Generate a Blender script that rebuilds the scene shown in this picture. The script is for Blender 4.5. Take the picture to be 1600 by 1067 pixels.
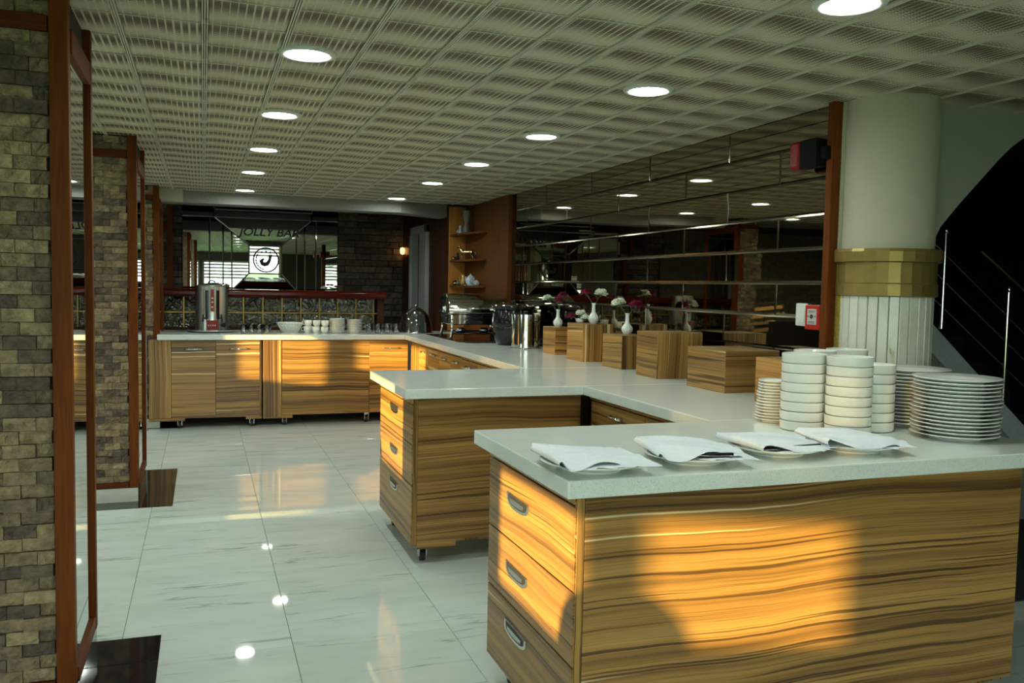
import bpy, bmesh, math, random
from math import sin, cos, pi, radians, sqrt
from mathutils import Vector, Matrix, noise

random.seed(7)
for o in list(bpy.data.objects):
    bpy.data.objects.remove(o)
scene = bpy.context.scene
C = scene.collection

# ------------------------------------------------------------------ camera
FPX = 1353.94
PITCH, YAW, ROLL, EYE = 0.0622996, 0.3428755, 0.0194701, 1.45
fwd = Vector((sin(YAW) * cos(PITCH), cos(YAW) * cos(PITCH), -sin(PITCH)))
rgt = Vector((cos(YAW), -sin(YAW), 0.0))
upv = rgt.cross(fwd)
r2 = rgt * cos(ROLL) + upv * sin(ROLL)
u2 = upv * cos(ROLL) - rgt * sin(ROLL)
cd = bpy.data.cameras.new('camera')
cd.sensor_width = 36.0
cd.lens = FPX / 1600 * 36.0
cd.clip_start, cd.clip_end = 0.05, 300
cam = bpy.data.objects.new('camera', cd)
C.objects.link(cam)
cam.matrix_world = Matrix(((r2.x, u2.x, -fwd.x, 0), (r2.y, u2.y, -fwd.y, 0), (r2.z, u2.z, -fwd.z, EYE), (0, 0, 0, 1)))
scene.camera = cam

# ------------------------------------------------------------------ view, world, sun, daylight portals
scene.view_settings.view_transform = 'Standard'
scene.view_settings.look = 'None'
scene.view_settings.exposure = 1.4
scene.view_settings.gamma = 1.0
scene.view_settings.use_curve_mapping = False
scene.cycles.max_bounces = 10
scene.cycles.diffuse_bounces = 4
scene.cycles.glossy_bounces = 6
scene.cycles.transmission_bounces = 8
scene.cycles.transparent_max_bounces = 40
scene.cycles.sample_clamp_indirect = 4.0
scene.cycles.caustics_reflective = False
scene.cycles.caustics_refractive = False

w = bpy.data.worlds.new('world')
scene.world = w
w.use_nodes = True
bg = w.node_tree.nodes['Background']
bg.inputs[0].default_value = (0.83, 0.97, 0.88, 1)
bg.inputs[1].default_value = 3.2

AZ, EL = radians(27), radians(5)
SUN_DIR = Vector((cos(AZ) * cos(EL), sin(AZ) * cos(EL), -sin(EL)))
sl = bpy.data.lights.new('sun', 'SUN')
sl.energy = 7.5
sl.angle = radians(0.6)
sl.color = (1.0, 0.66, 0.19)
sun = bpy.data.objects.new('sun', sl)
C.objects.link(sun)
sun.rotation_euler = (-SUN_DIR).to_track_quat('Z', 'Y').to_euler()
sun.location = (-9, -3, 4)


def portal(name, loc, rot, sx, sy):
    l = bpy.data.lights.new(name, 'AREA')
    l.shape = 'RECTANGLE'
    l.size, l.size_y = sx, sy
    l.cycles.is_portal = True
    o = bpy.data.objects.new(name, l)
    C.objects.link(o)
    o.location, o.rotation_euler = loc, rot


# room extents (metres; camera stands at the origin, looking down the buffet)
XL, XR, YB, YF, ZC = -4.2, 2.9, -4.0, 12.2, 2.37
LEFT_WINDOWS = [(-1.03, 0.20), (1.55, 3.1), (5.02, 6.74), (10.6, 11.7)]  # unseen openings, sized to shape the sun patches on the cabinets
BACK_WINDOWS = [(-3.9, -2.3), (-2.2, -0.6), (-0.5, 1.1), (1.2, 2.3)]
SILL, HEAD = 0.9, 1.85
for i, (a, b) in enumerate(LEFT_WINDOWS):
    portal('daylight_portal', (XL - 0.12, (a + b) / 2, (SILL + HEAD) / 2), (0, radians(-90), 0), HEAD - SILL, b - a)
for a, b in BACK_WINDOWS:
    portal('daylight_portal', ((a + b) / 2, YB - 0.12, 1.2), (radians(90), 0, 0), b - a, 1.8)

# ------------------------------------------------------------------ helpers


def tag(o, label=None, cat=None, group=None, kind=None):
    for k, v in (('label', label), ('category', cat), ('group', group), ('kind', kind)):
        if v:
            o[k] = v
    return o


def thing(name, label, cat, loc=(0, 0, 0), rotz=0.0, group=None, kind=None):
    o = bpy.data.objects.new(name, None)
    o.empty_display_size = 0.05
    C.objects.link(o)
    o.location = loc
    o.rotation_euler = (0, 0, rotz)
    return tag(o, label, cat, group, kind)


def root_loc(o):
    while o.parent:
        o = o.parent
    return Vector(o.location)


def fin(name, bm, m, parent=None, world=False, bevel=0.0, seg=2, smooth=False, angle=None):
    """link a bmesh as ONE mesh object; world=True: coordinates were given in the room's frame"""
    if bevel:
        bmesh.ops.bevel(bm, geom=list(bm.edges), offset=bevel, segments=seg, affect='EDGES', profile=0.5)
    bmesh.ops.recalc_face_normals(bm, faces=bm.faces)
    if world and parent is not None:
        bmesh.ops.translate(bm, verts=bm.verts, vec=-root_loc(parent))
    me = bpy.data.meshes.new(name)
    bm.to_mesh(me)
    bm.free()
    if smooth:
        for p in me.polygons:
            p.use_smooth = True
        if angle:
            me.set_sharp_from_angle(angle=radians(angle))
    mats = m if isinstance(m, (list, tuple)) else [m]
    for k in mats:
        me.materials.append(k)
    o = bpy.data.objects.new(name, me)
    C.objects.link(o)
    if parent is not None:
        o.parent = parent
    return o


def inst(name, me, parent, loc, rot=None, scale=None):
    o = bpy.data.objects.new(name, me)
    C.objects.link(o)
    o.parent = parent
    o.location = loc
    if rot:
        o.rotation_euler = rot
    if scale:
        o.scale = scale
    return o


def copy_tree(o, parent=None):
    kids = [k for k in bpy.data.objects if k.parent == o] if not hasattr(o, '_k') else []
    c = o.copy()
    C.objects.link(c)
    c.parent = parent
    for k in kids:
        copy_tree(k, c)
    return c


def B():
    return bmesh.new()


def box(bm, x0, x1, y0, y1, z0, z1, mi=0):
    v = [bm.verts.new(p) for p in ((x0, y0, z0), (x1, y0, z0), (x1, y1, z0), (x0, y1, z0), (x0, y0, z1), (x1, y0, z1), (x1, y1, z1), (x0, y1, z1))]
    for q in ((0, 3, 2, 1), (4, 5, 6, 7), (0, 1, 5, 4), (1, 2, 6, 5), (2, 3, 7, 6), (3, 0, 4, 7)):
        f = bm.faces.new([v[i] for i in q])
        f.material_index = mi
    return bm


def prism(bm, pts, axis, a, b):
    """extrude a 2D outline along axis from a to b; pts in the two other axes in order"""
    def mk(p, t):
        return {'x': (t, p[0], p[1]), 'y': (p[0], t, p[1]), 'z': (p[0], p[1], t)}[axis]
    lo = [bm.verts.new(mk(p, a)) for p in pts]
    hi = [bm.verts.new(mk(p, b)) for p in pts]
    n = len(pts)
    bm.faces.new(lo[::-1])
    bm.faces.new(hi)
    for i in range(n):
        bm.faces.new((lo[i], lo[(i + 1) % n], hi[(i + 1) % n], hi[i]))
    return bm


def lathe(bm, prof, seg=32, cx=0, cy=0, cz=0, cap=True, flute=0, fn=8):
    rings = []
    for r, z in prof:
        if r < 1e-6:
            rings.append([bm.verts.new((cx, cy, cz + z))])
        else:
            ring = []
            for i in range(seg):
                a = 2 * pi * i / seg
                rr = r * (1 + flute * cos(a * fn))
                ring.append(bm.verts.new((cx + rr * cos(a), cy + rr * sin(a), cz + z)))
            rings.append(ring)
    for a, b in zip(rings, rings[1:]):
        if len(a) == 1 and len(b) == 1:
            continue
        for i in range(seg):
            j = (i + 1) % seg
            if len(a) == 1:
                bm.faces.new((a[0], b[j], b[i]))
            elif len(b) == 1:
                bm.faces.new((a[i], a[j], b[0]))
            else:
                bm.faces.new((a[i], a[j], b[j], b[i]))
    if cap:
        for r in (rings[0], rings[-1]):
            if len(r) > 2:
                bm.faces.new(r)
    return bm


def tube(bm, pts, r, seg=8, cap=True):
    pts = [Vector(p) for p in pts]
    n = len(pts)
    rad = r if isinstance(r, (list, tuple)) else [r] * n
    rings = []
    prev = None
    for i, p in enumerate(pts):
        d = (pts[min(i + 1, n - 1)] - pts[max(i - 1, 0)]).normalized()
        if prev is None:
            a = d.orthogonal().normalized()
        else:
            a = (prev - d * prev.dot(d)).normalized()
        prev = a
        b = d.cross(a)
        rings.append([bm.verts.new(p + (a * cos(2 * pi * k / seg) + b * sin(2 * pi * k / seg)) * rad[i]) for k in range(seg)])
    for s, t in zip(rings, rings[1:]):
        for k in range(seg):
            j = (k + 1) % seg
            bm.faces.new((s[k], s[j], t[j], t[k]))
    if cap:
        bm.faces.new(rings[0][::-1])
        bm.faces.new(rings[-1])
    return bm


def disc_poly(cx, cy, r, n=32, a0=0.0, a1=2 * pi):
    return [(cx + r * cos(a0 + (a1 - a0) * i / n), cy + r * sin(a0 + (a1 - a0) * i / n)) for i in range(n)]


# ------------------------------------------------------------------ materials
class NT:
    def __init__(s, name):
        s.m = bpy.data.materials.new(name)
        s.m.use_nodes = True
        s.t = s.m.node_tree
        s.b = s.t.nodes['Principled BSDF']

    def n(s, typ, **kw):
        nd = s.t.nodes.new(typ)
        for k, v in kw.items():
            setattr(nd, k, v)
        return nd

    def l(s, a, b):
        s.t.links.new(a, b)

    def math(s, op, a, b=None, c=None):
        nd = s.n('ShaderNodeMath', operation=op)
        for i, v in enumerate((a, b, c)):
            if v is None:
                continue
            if isinstance(v, (int, float)):
                nd.inputs[i].default_value = v
            else:
                s.l(v, nd.inputs[i])
        return nd.outputs[0]

    def coords(s, kind='Object', scale=(1, 1, 1), loc=None, rnd=0.0):
        tc = s.n('ShaderNodeTexCoord')
        src = tc.outputs[kind]
        if rnd:
            oi = s.n('ShaderNodeObjectInfo')
            mu = s.math('MULTIPLY', oi.outputs['Random'], rnd)
            cb = s.n('ShaderNodeCombineXYZ')
            for i in range(3):
                s.l(mu, cb.inputs[i])
            ad = s.n('ShaderNodeVectorMath', operation='ADD')
            s.l(src, ad.inputs[0])
            s.l(cb.outputs[0], ad.inputs[1])
            src = ad.outputs[0]
        mp = s.n('ShaderNodeMapping')
        mp.inputs['Scale'].default_value = scale
        if loc:
            mp.inputs['Location'].default_value = loc
        s.l(src, mp.inputs[0])
        return mp.outputs[0]

    def noise(s, vec, scale=5, detail=3, rough=0.5, dist=0.0):
        nd = s.n('ShaderNodeTexNoise')
        nd.inputs['Scale'].default_value = scale
        nd.inputs['Detail'].default_value = detail
        nd.inputs['Roughness'].default_value = rough
        nd.inputs['Distortion'].default_value = dist
        s.l(vec, nd.inputs['Vector'])
        return nd.outputs['Fac']

    def ramp(s, fac, stops, interp='LINEAR'):
        nd = s.n('ShaderNodeValToRGB')
        cr = nd.color_ramp
        cr.interpolation = interp
        while len(cr.elements) < len(stops):
            cr.elements.new(0.5)
        for e, (p, c) in zip(cr.elements, stops):
            e.position = p
            e.color = (c[0], c[1], c[2], 1) if len(c) == 3 else c
        s.l(fac, nd.inputs[0])
        return nd.outputs[0]

    def mix(s, fac, a, b, mode='MIX'):
        nd = s.n('ShaderNodeMix', data_type='RGBA', blend_type=mode)
        for i, v in ((0, fac), (6, a), (7, b)):
            if isinstance(v, (int, float)):
                nd.inputs[i].default_value = v
            elif isinstance(v, tuple):
                nd.inputs[i].default_value = (*v, 1)
            else:
                s.l(v, nd.inputs[i])
        return nd.outputs[2]

    def bump(s, h, strength=0.3, dist=0.01):
        nd = s.n('ShaderNodeBump')
        nd.inputs['Strength'].default_value = strength
        nd.inputs['Distance'].default_value = dist
        s.l(h, nd.inputs['Height'])
        s.l(nd.outputs[0], s.b.inputs['Normal'])

    def set(s, col=None, rough=None, metal=None, spec=None, **kw):
        b = s.b
        if col is not None:
            if isinstance(col, tuple):
                b.inputs['Base Color'].default_value = (*col, 1)
            else:
                s.l(col, b.inputs['Base Color'])
        if rough is not None:
            if isinstance(rough, (int, float)):
                b.inputs['Roughness'].default_value = rough
            else:
                s.l(rough, b.inputs['Roughness'])
        if metal is not None:
            b.inputs['Metallic'].default_value = metal
        if spec is not None:
            b.inputs['Specular IOR Level'].default_value = spec
        for k, v in kw.items():
            b.inputs[k.replace('_', ' ')].default_value = v
        return s.m


def plain(name, col, rough=0.5, metal=0.0, var=0.06, scale=30, spec=None, **kw):
    """a single colour with slight procedural mottling"""
    t = NT(name)
    f = t.noise(t.coords(), scale, 3)
    lo = tuple(c * (1 - var) for c in col)
    hi = tuple(min(1, c * (1 + var)) for c in col)
    return t.set(t.ramp(f, [(0.3, lo), (0.7, hi)]), rough, metal, spec, **kw)


def zebra(name, grain='x', gloss=0.32):
    """zebrano laminate: long dark and pale streaks along one axis"""
    t = NT(name)
    i = 'xyz'.index(grain)
    sc = [1.0, 1.0, 1.0]
    sc[i] = 0.007
    v = t.coords('Object', tuple(sc), rnd=9.0)
    warp = t.noise(t.coords('Object', tuple(0.5 if k != i else 0.9 for k in range(3)), rnd=9.0), 2.2, 2, 0.4)
    wv = t.n('ShaderNodeVectorMath', operation='ADD')
    cb = t.n('ShaderNodeCombineXYZ')
    wm = t.math('MULTIPLY', warp, 0.042)
    t.l(wm, cb.inputs[0 if i == 2 else 2])
    t.l(v, wv.inputs[0])
    t.l(cb.outputs[0], wv.inputs[1])
    big = t.noise(wv.outputs[0], 19, 4, 0.6)
    fine = t.noise(wv.outputs[0], 210, 3, 0.6)
    c1 = t.ramp(big, [(0.30, (0.10, 0.050, 0.015)), (0.42, (0.25, 0.134, 0.040)), (0.54, (0.38, 0.208, 0.061)), (0.66, (0.45, 0.258, 0.078))])
    c2 = t.ramp(fine, [(0.28, (0.45, 0.41, 0.36)), (0.46, (0.93, 0.93, 0.92)), (0.7, (1.12, 1.1, 1.05))])
    col = t.mix(1.0, c1, c2, 'MULTIPLY')
    ln = t.noise(wv.outputs[0], 78, 2, 0.5)
    lnm = t.ramp(ln, [(0.36, (1, 1, 1)), (0.41, (0, 0, 0))])
    col = t.mix(t.math('MULTIPLY', lnm, 0.85), col, (0.065, 0.034, 0.012))
    pl = t.noise(wv.outputs[0], 47, 1, 0.3)
    plm = t.ramp(pl, [(0.715, (0, 0, 0)), (0.75, (1, 1, 1))])
    col = t.mix(t.math('MULTIPLY', plm, 0.8), col, (0.78, 0.63, 0.36))
    t.bump(fine, 0.04, 0.002)
    return t.set(col, gloss, spec=0.4)


def wood(name, lo, hi, grain='z', rough=0.35):
    t = NT(name)
    i = 'xyz'.index(grain)
    sc = [1.0, 1.0, 1.0]
    sc[i] = 0.08
    v = t.coords('Object', tuple(sc), rnd=5.0)
    f = t.noise(v, 22, 4, 0.6, 0.4)
    g = t.noise(v, 90, 2)
    col = t.mix(0.35, t.ramp(f, [(0.3, lo), (0.7, hi)]), t.ramp(g, [(0.35, lo), (0.65, hi)]))
    t.bump(g, 0.05, 0.002)
    return t.set(col, rough, spec=0.1)


M = {}
for g in 'xyz':
    M['zebra_' + g] = zebra('zebrano_laminate_' + g, g)
M['oak_z'] = wood('red_brown_oak', (0.085, 0.020, 0.003), (0.19, 0.052, 0.009), 'z', 0.5)
M['oak_x'] = wood('red_brown_oak_rail', (0.07, 0.014, 0.004), (0.14, 0.034, 0.009), 'x', 0.5)
M['oak_y'] = wood('red_brown_oak_side', (0.08, 0.02, 0.004), (0.17, 0.05, 0.010), 'y', 0.5)
M['panel_wood'] = wood('warm_veneer', (0.085, 0.029, 0.007), (0.16, 0.058, 0.014), 'z', 0.4)
M['panel_wood_lit'] = wood('warm_veneer_lit', (0.38, 0.15, 0.035), (0.55, 0.24, 0.06), 'z', 0.4)  # shelf veneer with the lamp light put into its colour
M['dark_wood'] = wood('dark_mahogany', (0.035, 0.013, 0.007), (0.085, 0.03, 0.014), 'z', 0.4)
M['red_wood'] = wood('polished_mahogany', (0.045, 0.005, 0.003), (0.09, 0.012, 0.006), 'x', 0.12)

t = NT('quartz_worktop')
v = t.coords()
f = t.noise(v, 420, 2)
g = t.noise(v, 6, 3)
col = t.mix(1.0, t.ramp(f, [(0.30, (0.58, 0.61, 0.57)), (0.45, (0.80, 0.855, 0.81)), (0.70, (0.83, 0.88, 0.845)), (0.80, (0.9, 0.9, 0.86))]), t.ramp(g, [(0.3, (0.94, 0.94, 0.94)), (0.7, (1, 1, 1))]), 'MULTIPLY')
M['quartz'] = t.set(col, 0.13, spec=0.5)

t = NT('veined_floor_tile')
v = t.coords('Object', (0.22, 3.2, 1), rnd=37.0)
n1 = t.noise(v, 3.2, 5, 0.62, 0.6)
thin = t.math('ABSOLUTE', t.math('SUBTRACT', n1, 0.5))
mask = t.noise(t.coords('Object', (1.1, 3.6, 1), rnd=37.0), 2.6, 3)
vein = t.math('MULTIPLY', t.ramp(thin, [(0.0, (1, 1, 1)), (0.022, (0, 0, 0))]), t.ramp(mask, [(0.50, (0, 0, 0)), (0.65, (1, 1, 1))]))
cloud = t.noise(t.coords('Object', (0.5, 2.0, 1), rnd=11.0), 4, 4)
base = t.ramp(cloud, [(0.3, (0.60, 0.69, 0.665)), (0.7, (0.68, 0.765, 0.745))])
M['floor_tile'] = t.set(t.mix(t.math('MULTIPLY', vein, 0.68), base, (0.13, 0.15, 0.14)), 0.035, spec=0.36)
M['grout'] = plain('dark_grout', (0.10, 0.105, 0.10), 0.9)

t = NT('black_granite')
f = t.noise(t.coords(), 260, 2)
M['granite'] = t.set(t.ramp(f, [(0.5, (0.007, 0.007, 0.008)), (0.78, (0.05, 0.05, 0.055))]), 0.06)

# pressed-metal ceiling: slotted grid, the slots open and close in waves across every panel
CS, CX0, CY0 = 0.293, 0.008, 3.348
t = NT('slotted_metal_ceiling')
ge = t.n('ShaderNodeNewGeometry')
sp = t.n('ShaderNodeSeparateXYZ')
t.l(ge.outputs['Position'], sp.inputs[0])
u = t.math('FRACT', t.math('DIVIDE', t.math('ADD', sp.outputs[0], 40 * CS - CX0), CS))
vv = t.math('FRACT', t.math('DIVIDE', t.math('ADD', sp.outputs[1], 40 * CS - CY0), CS))
su = t.math('ABSOLUTE', t.math('SUBTRACT', t.math('FRACT', t.math('MULTIPLY', u, 11)), 0.5))
zig = t.math('MULTIPLY', t.math('PINGPONG', t.math('MULTIPLY', u, 22), 1.0), 0.22)
sv = t.math('ABSOLUTE', t.math('SUBTRACT', t.math('FRACT', t.math('ADD', t.math('MULTIPLY', vv, 22), zig)), 0.5))
wave = t.math('SINE', t.math('ADD', t.math('MULTIPLY', vv, 2 * pi), t.math('MULTIPLY', t.math('SINE', t.math('MULTIPLY', u, 2 * pi)), 0.45)))
wave2 = t.math('SINE', t.math('MULTIPLY', u, 2 * pi))
thr = t.math('ADD', t.math('MULTIPLY', wave, 0.22), 0.26)
inv = t.math('LESS_THAN', sv, thr)
inu = t.math('LESS_THAN', su, t.math('ADD', t.math('MULTIPLY', wave2, 0.05), 0.40))
slot = t.math('MULTIPLY', inv, inu)
col = t.mix(slot, (0.60, 0.57, 0.41), (0.085, 0.060, 0.028))
M['ceiling'] = t.set(col, 0.5, spec=0.3)
M['ceiling_rail'] = plain('ceiling_rail_paint', (0.60, 0.58, 0.45), 0.5)
M['ceiling_back'] = plain('ceiling_void', (0.06, 0.05, 0.035), 0.9)

M['bronze_mirror'] = plain('bronze_mirror', (0.36, 0.31, 0.22), 0.015, 1.0, 0.01)
M['bronze_bevel'] = plain('bronze_mirror_bevel', (0.17, 0.145, 0.10), 0.15, 1.0, 0.01)
M['mirror'] = plain('silver_mirror', (0.66, 0.70, 0.66), 0.012, 1.0, 0.01)
M['mirror_bevel'] = plain('silver_mirror_bevel', (0.85, 0.88, 0.8), 0.05, 1.0, 0.01)
M['mirror_back'] = plain('mirror_backing', (0.02, 0.018, 0.015), 0.6)

t = NT('split_stone')
oi = t.n('ShaderNodeObjectInfo')
v = t.coords('Object', (1, 1, 1), rnd=30.0)
f = t.noise(v, 26, 5, 0.6)
tone = t.ramp(oi.outputs['Random'], [(0.0, (0.14, 0.105, 0.085)), (0.25, (0.22, 0.165, 0.13)), (0.5, (0.31, 0.232, 0.155)), (0.8, (0.44, 0.335, 0.21)), (1.0, (0.54, 0.43, 0.27))])
col = t.mix(1.0, tone, t.ramp(f, [(0.3, (0.5, 0.48, 0.46)), (0.7, (1.25, 1.22, 1.12))]), 'MULTIPLY')
t.bump(t.noise(v, 60, 5, 0.65), 1.0, 0.02)
M['stone'] = t.set(col, 0.85)
t = NT('grey_ledge_stone')
oi = t.n('ShaderNodeObjectInfo')
v = t.coords('Object', (1, 1, 1), rnd=30.0)
tone = t.ramp(oi.outputs['Random'], [(0.0, (0.10, 0.085, 0.065)), (0.5, (0.18, 0.155, 0.12)), (1.0, (0.25, 0.22, 0.165))])
col = t.mix(1.0, tone, t.ramp(t.noise(v, 18, 5, 0.6), [(0.3, (0.5, 0.5, 0.5)), (0.7, (1.1, 1.1, 1.1))]), 'MULTIPLY')
t.bump(t.noise(v, 45, 5, 0.65), 0.9, 0.02)
M['ledge'] = t.set(col, 0.9)
M['mortar'] = plain('dark_mortar', (0.045, 0.04, 0.032), 0.95)

M['white_paint'] = plain('off_white_paint', (0.54, 0.515, 0.40), 0.8, 0, 0.015)
M['grey_paint'] = plain('grey_paint', (0.27, 0.27, 0.255), 0.7)
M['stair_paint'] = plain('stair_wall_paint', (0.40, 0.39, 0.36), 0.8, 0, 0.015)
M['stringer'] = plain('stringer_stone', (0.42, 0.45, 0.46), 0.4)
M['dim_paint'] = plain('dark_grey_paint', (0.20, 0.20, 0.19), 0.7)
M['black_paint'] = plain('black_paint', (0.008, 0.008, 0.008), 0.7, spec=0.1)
M['white_base'] = plain('white_plinth', (0.66, 0.68, 0.62), 0.3)
M['gold_mosaic'] = plain('gold_mosaic', (0.42, 0.33, 0.07), 0.4, 0.3, 0.35, 160)
M['gold_band'] = plain('bronze_gold_band', (0.33, 0.235, 0.075), 0.38, 0.55, 0.1, 20)
t = NT('onyx_marble')
f = t.noise(t.coords('Object', (1, 1, 0.6), rnd=20), 7, 5, 0.6, 1.2)
M['marble'] = t.set(t.ramp(f, [(0.28, (0.46, 0.36, 0.20)), (0.38, (0.68, 0.66, 0.55)), (0.6, (0.76, 0.75, 0.67)), (0.75, (0.60, 0.60, 0.55))]), 0.2)
M['chrome'] = plain('chrome', (0.72, 0.73, 0.72), 0.1, 1.0, 0.02)
M['steel'] = plain('polished_steel', (0.66, 0.66, 0.64), 0.07, 1.0, 0.02)
M['brushed'] = plain('brushed_steel', (0.55, 0.56, 0.55), 0.26, 1.0, 0.04)
M['recess'] = plain('handle_recess', (0.02, 0.02, 0.022), 0.5)
M['rubber'] = plain('black_rubber', (0.012, 0.012, 0.012), 0.6)
M['black_gloss'] = plain('black_enamel', (0.010, 0.011, 0.013), 0.15)
M['black_metal'] = plain('black_cast_metal', (0.015, 0.015, 0.016), 0.35, 0.4)
M['porcelain'] = plain('white_porcelain', (0.80, 0.82, 0.79), 0.12, 0, 0.01)
M['stoneware'] = plain('cream_stoneware', (0.78, 0.78, 0.72), 0.22, 0, 0.02)
M['linen'] = plain('white_paper_napkin', (0.76, 0.82, 0.88), 0.9, 0, 0.03, 60)
M['white_plastic'] = plain('white_plastic', (0.78, 0.79, 0.77), 0.3, 0, 0.01)
M['red_plastic'] = plain('red_plastic', (0.50, 0.018, 0.012), 0.3, 0, 0.03)
M['red_lens'] = plain('dark_red_lens', (0.20, 0.004, 0.004), 0.35, 0, 0.05, spec=0.25)
M['label_red'] = plain('dull_red_label', (0.26, 0.016, 0.012), 0.4, 0, 0.05)
M['print_dark'] = plain('dark_print', (0.03, 0.035, 0.03), 0.6)
M['print_grey'] = plain('grey_print', (0.55, 0.56, 0.52), 0.5)
M['petal_white'] = plain('white_petal', (0.80, 0.82, 0.70), 0.7, 0, 0.1, 60)
M['petal_red'] = plain('magenta_petal', (0.22, 0.008, 0.055), 0.7, 0, 0.3, 60)
M['leaf'] = plain('carnation_green', (0.06, 0.11, 0.03), 0.6, 0, 0.2)
M['gold_glaze'] = plain('gold_glaze', (0.50, 0.34, 0.10), 0.2, 0.2)
M['blue_glaze'] = plain('blue_white_glaze', (0.45, 0.52, 0.60), 0.2, 0, 0.35, 40)
M['brass'] = plain('aged_brass', (0.42, 0.33, 0.16), 0.22, 1.0, 0.1)
M['grey_ceramic'] = plain('grey_ceramic', (0.13, 0.12, 0.10), 0.4, 0, 0.25, 40)
M['carpet'] = plain('dark_carpet', (0.03, 0.03, 0.032), 0.95, 0, 0.5, 300)
M['door_grey'] = plain('pale_grey_door', (0.46, 0.49, 0.48), 0.4)
M['lawn'] = plain('lawn', (0.10, 0.22, 0.06), 0.9, 0, 0.3, 3)
M['blind'] = plain('blind_slat', (0.75, 0.74, 0.62), 0.5)


def thin_glass(name, tint, refl=1.0):
    """thin pane or shell: lets light straight through and mirrors at grazing angles"""
    t = NT(name)
    tr = t.n('ShaderNodeBsdfTransparent')
    tr.inputs[0].default_value = (*tint, 1)
    gl = t.n('ShaderNodeBsdfGlossy')
    gl.inputs['Roughness'].default_value = 0.02
    fr = t.n('ShaderNodeFresnel')
    fr.inputs[0].default_value = 1.5
    mx = t.n('ShaderNodeMixShader')
    t.l(t.math('MULTIPLY', fr.outputs[0], refl), mx.inputs[0])
    t.l(tr.outputs[0], mx.inputs[1])
    t.l(gl.outputs[0], mx.inputs[2])
    out = t.t.nodes['Material Output']
    t.l(mx.outputs[0], out.inputs['Surface'])
    return t.m


M['glass'] = thin_glass('clear_glass', (0.95, 0.97, 0.96), 2.2)
M['pane'] = thin_glass('window_glass', (0.97, 0.99, 0.98), 0.6)
M['dim_sun_pane'] = thin_glass('sun_dimming_glass', (0.22, 0.21, 0.18), 0.6)  # added tint that weakens the sun reaching the bowls
M['dome'] = thin_glass('smoked_dome', (0.86, 0.89, 0.88), 1.9)
t = NT('glass_brick')
f = t.noise(t.coords('Object', (1, 1, 1), rnd=20), 9, 2, 0.5, 1.5)
t.bump(f, 1.0, 0.05)
M['glass_block'] = t.set(t.ramp(f, [(0.35, (0.015, 0.013, 0.008)), (0.65, (0.10, 0.09, 0.055))]), 0.05, spec=1.0)
M['brass_lattice'] = plain('gold_lattice', (0.24, 0.15, 0.035), 0.3, 0.6)
t = NT('lamp_diffuser')
t.set((1, 1, 1), 0.5)
t.b.inputs['Emission Color'].default_value = (0.90, 1.0, 0.90, 1)
t.b.inputs['Emission Strength'].default_value = 34.0
M['lamp'] = t.m
t = NT('dim_lamp_diffuser')  # added fill emitter, lifts the dark area around the bar mirror
t.set((1, 1, 1), 0.5)
t.b.inputs['Emission Color'].default_value = (1.0, 0.97, 0.85, 1)
t.b.inputs['Emission Strength'].default_value = 18.0
M['alcove_fill'] = t.m
t = NT('sconce_glass')
t.set((0.9, 0.5, 0.2), 0.4)
t.b.inputs['Emission Color'].default_value = (1.0, 0.45, 0.12, 1)
t.b.inputs['Emission Strength'].default_value = 2.0
M['sconce'] = t.m
M['lamp_ring'] = plain('lamp_ring_paint', (0.62, 0.65, 0.58), 0.35)
M['wall_dark'] = plain('dark_wall', (0.10, 0.085, 0.065), 0.8)
t = NT('water_bottle')
M['bottle'] = t.set((0.35, 0.6, 0.85), 0.05, Transmission_Weight=0.7, IOR=1.3)


def struct(name, bm, m, bevel=0.0):
    o = fin(name, bm, m, None, bevel=bevel)
    o['kind'] = 'structure'
    return o


def project(p):
    d = Vector(p) - Vector((0, 0, EYE))
    z = d.dot(fwd)
    if z < 0.05:
        return None
    return 800 + d.dot(r2) / z * FPX, 533.5 - d.dot(u2) / z * FPX, z


def in_view(p, m=60):
    q = project(p)
    return q is not None and -m < q[0] < 1600 + m and -m < q[1] < 1067 + m


HW, TH = 0.928, 0.05          # worktop height and slab thickness

# ------------------------------------------------------------------ floor
floor = struct('floor', box(B(), XL - 0.2, 6.0, YB - 0.2, YF + 0.2, -0.12, -0.004), M['grout'])
TX, TY, FX0, FY0 = 0.648, 0.655, 0.336, 3.48
tile_bm = box(B(), 0.001, TX - 0.001, 0.001, TY - 0.001, -0.012, 0.0)
bmesh.ops.bevel(tile_bm, geom=[e for e in tile_bm.edges if all(abs(v.co.z) < 1e-6 for v in e.verts)], offset=0.0012, segments=1, affect='EDGES')
tile0 = fin('floor_tile', tile_bm, M['floor_tile'], floor)
tiles = []
for i in range(-7, 9):
    for j in range(-12, 15):
        x, y = FX0 + i * TX, FY0 + j * TY
        if x < XL - 0.3 or x > 5.7 or y > YF or y < YB - 0.3:
            continue
        vis = any(in_view((x + a * TX, y + b * TY, 0), 5) for a in (0, 1) for b in (0, 1))
        d = sqrt((x + .3) ** 2 + (y + .3) ** 2)
        tiles.append((not vis, d, x, y))
tiles.sort()
n_obj = 0
rest = B()
for hid, d, x, y in tiles:
    if n_obj < 170 and not hid:
        if n_obj == 0:
            tile0.location = (x, y, 0)
        else:
            inst('floor_tile', tile0.data, floor, (x, y, 0))
        n_obj += 1
    else:
        box(rest, x + .001, x + TX - .001, y + .001, y + TY - .001, -0.012, 0.0)
fin('outer_floor_tiling', rest, M['floor_tile'], floor)['kind'] = 'stuff'
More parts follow.
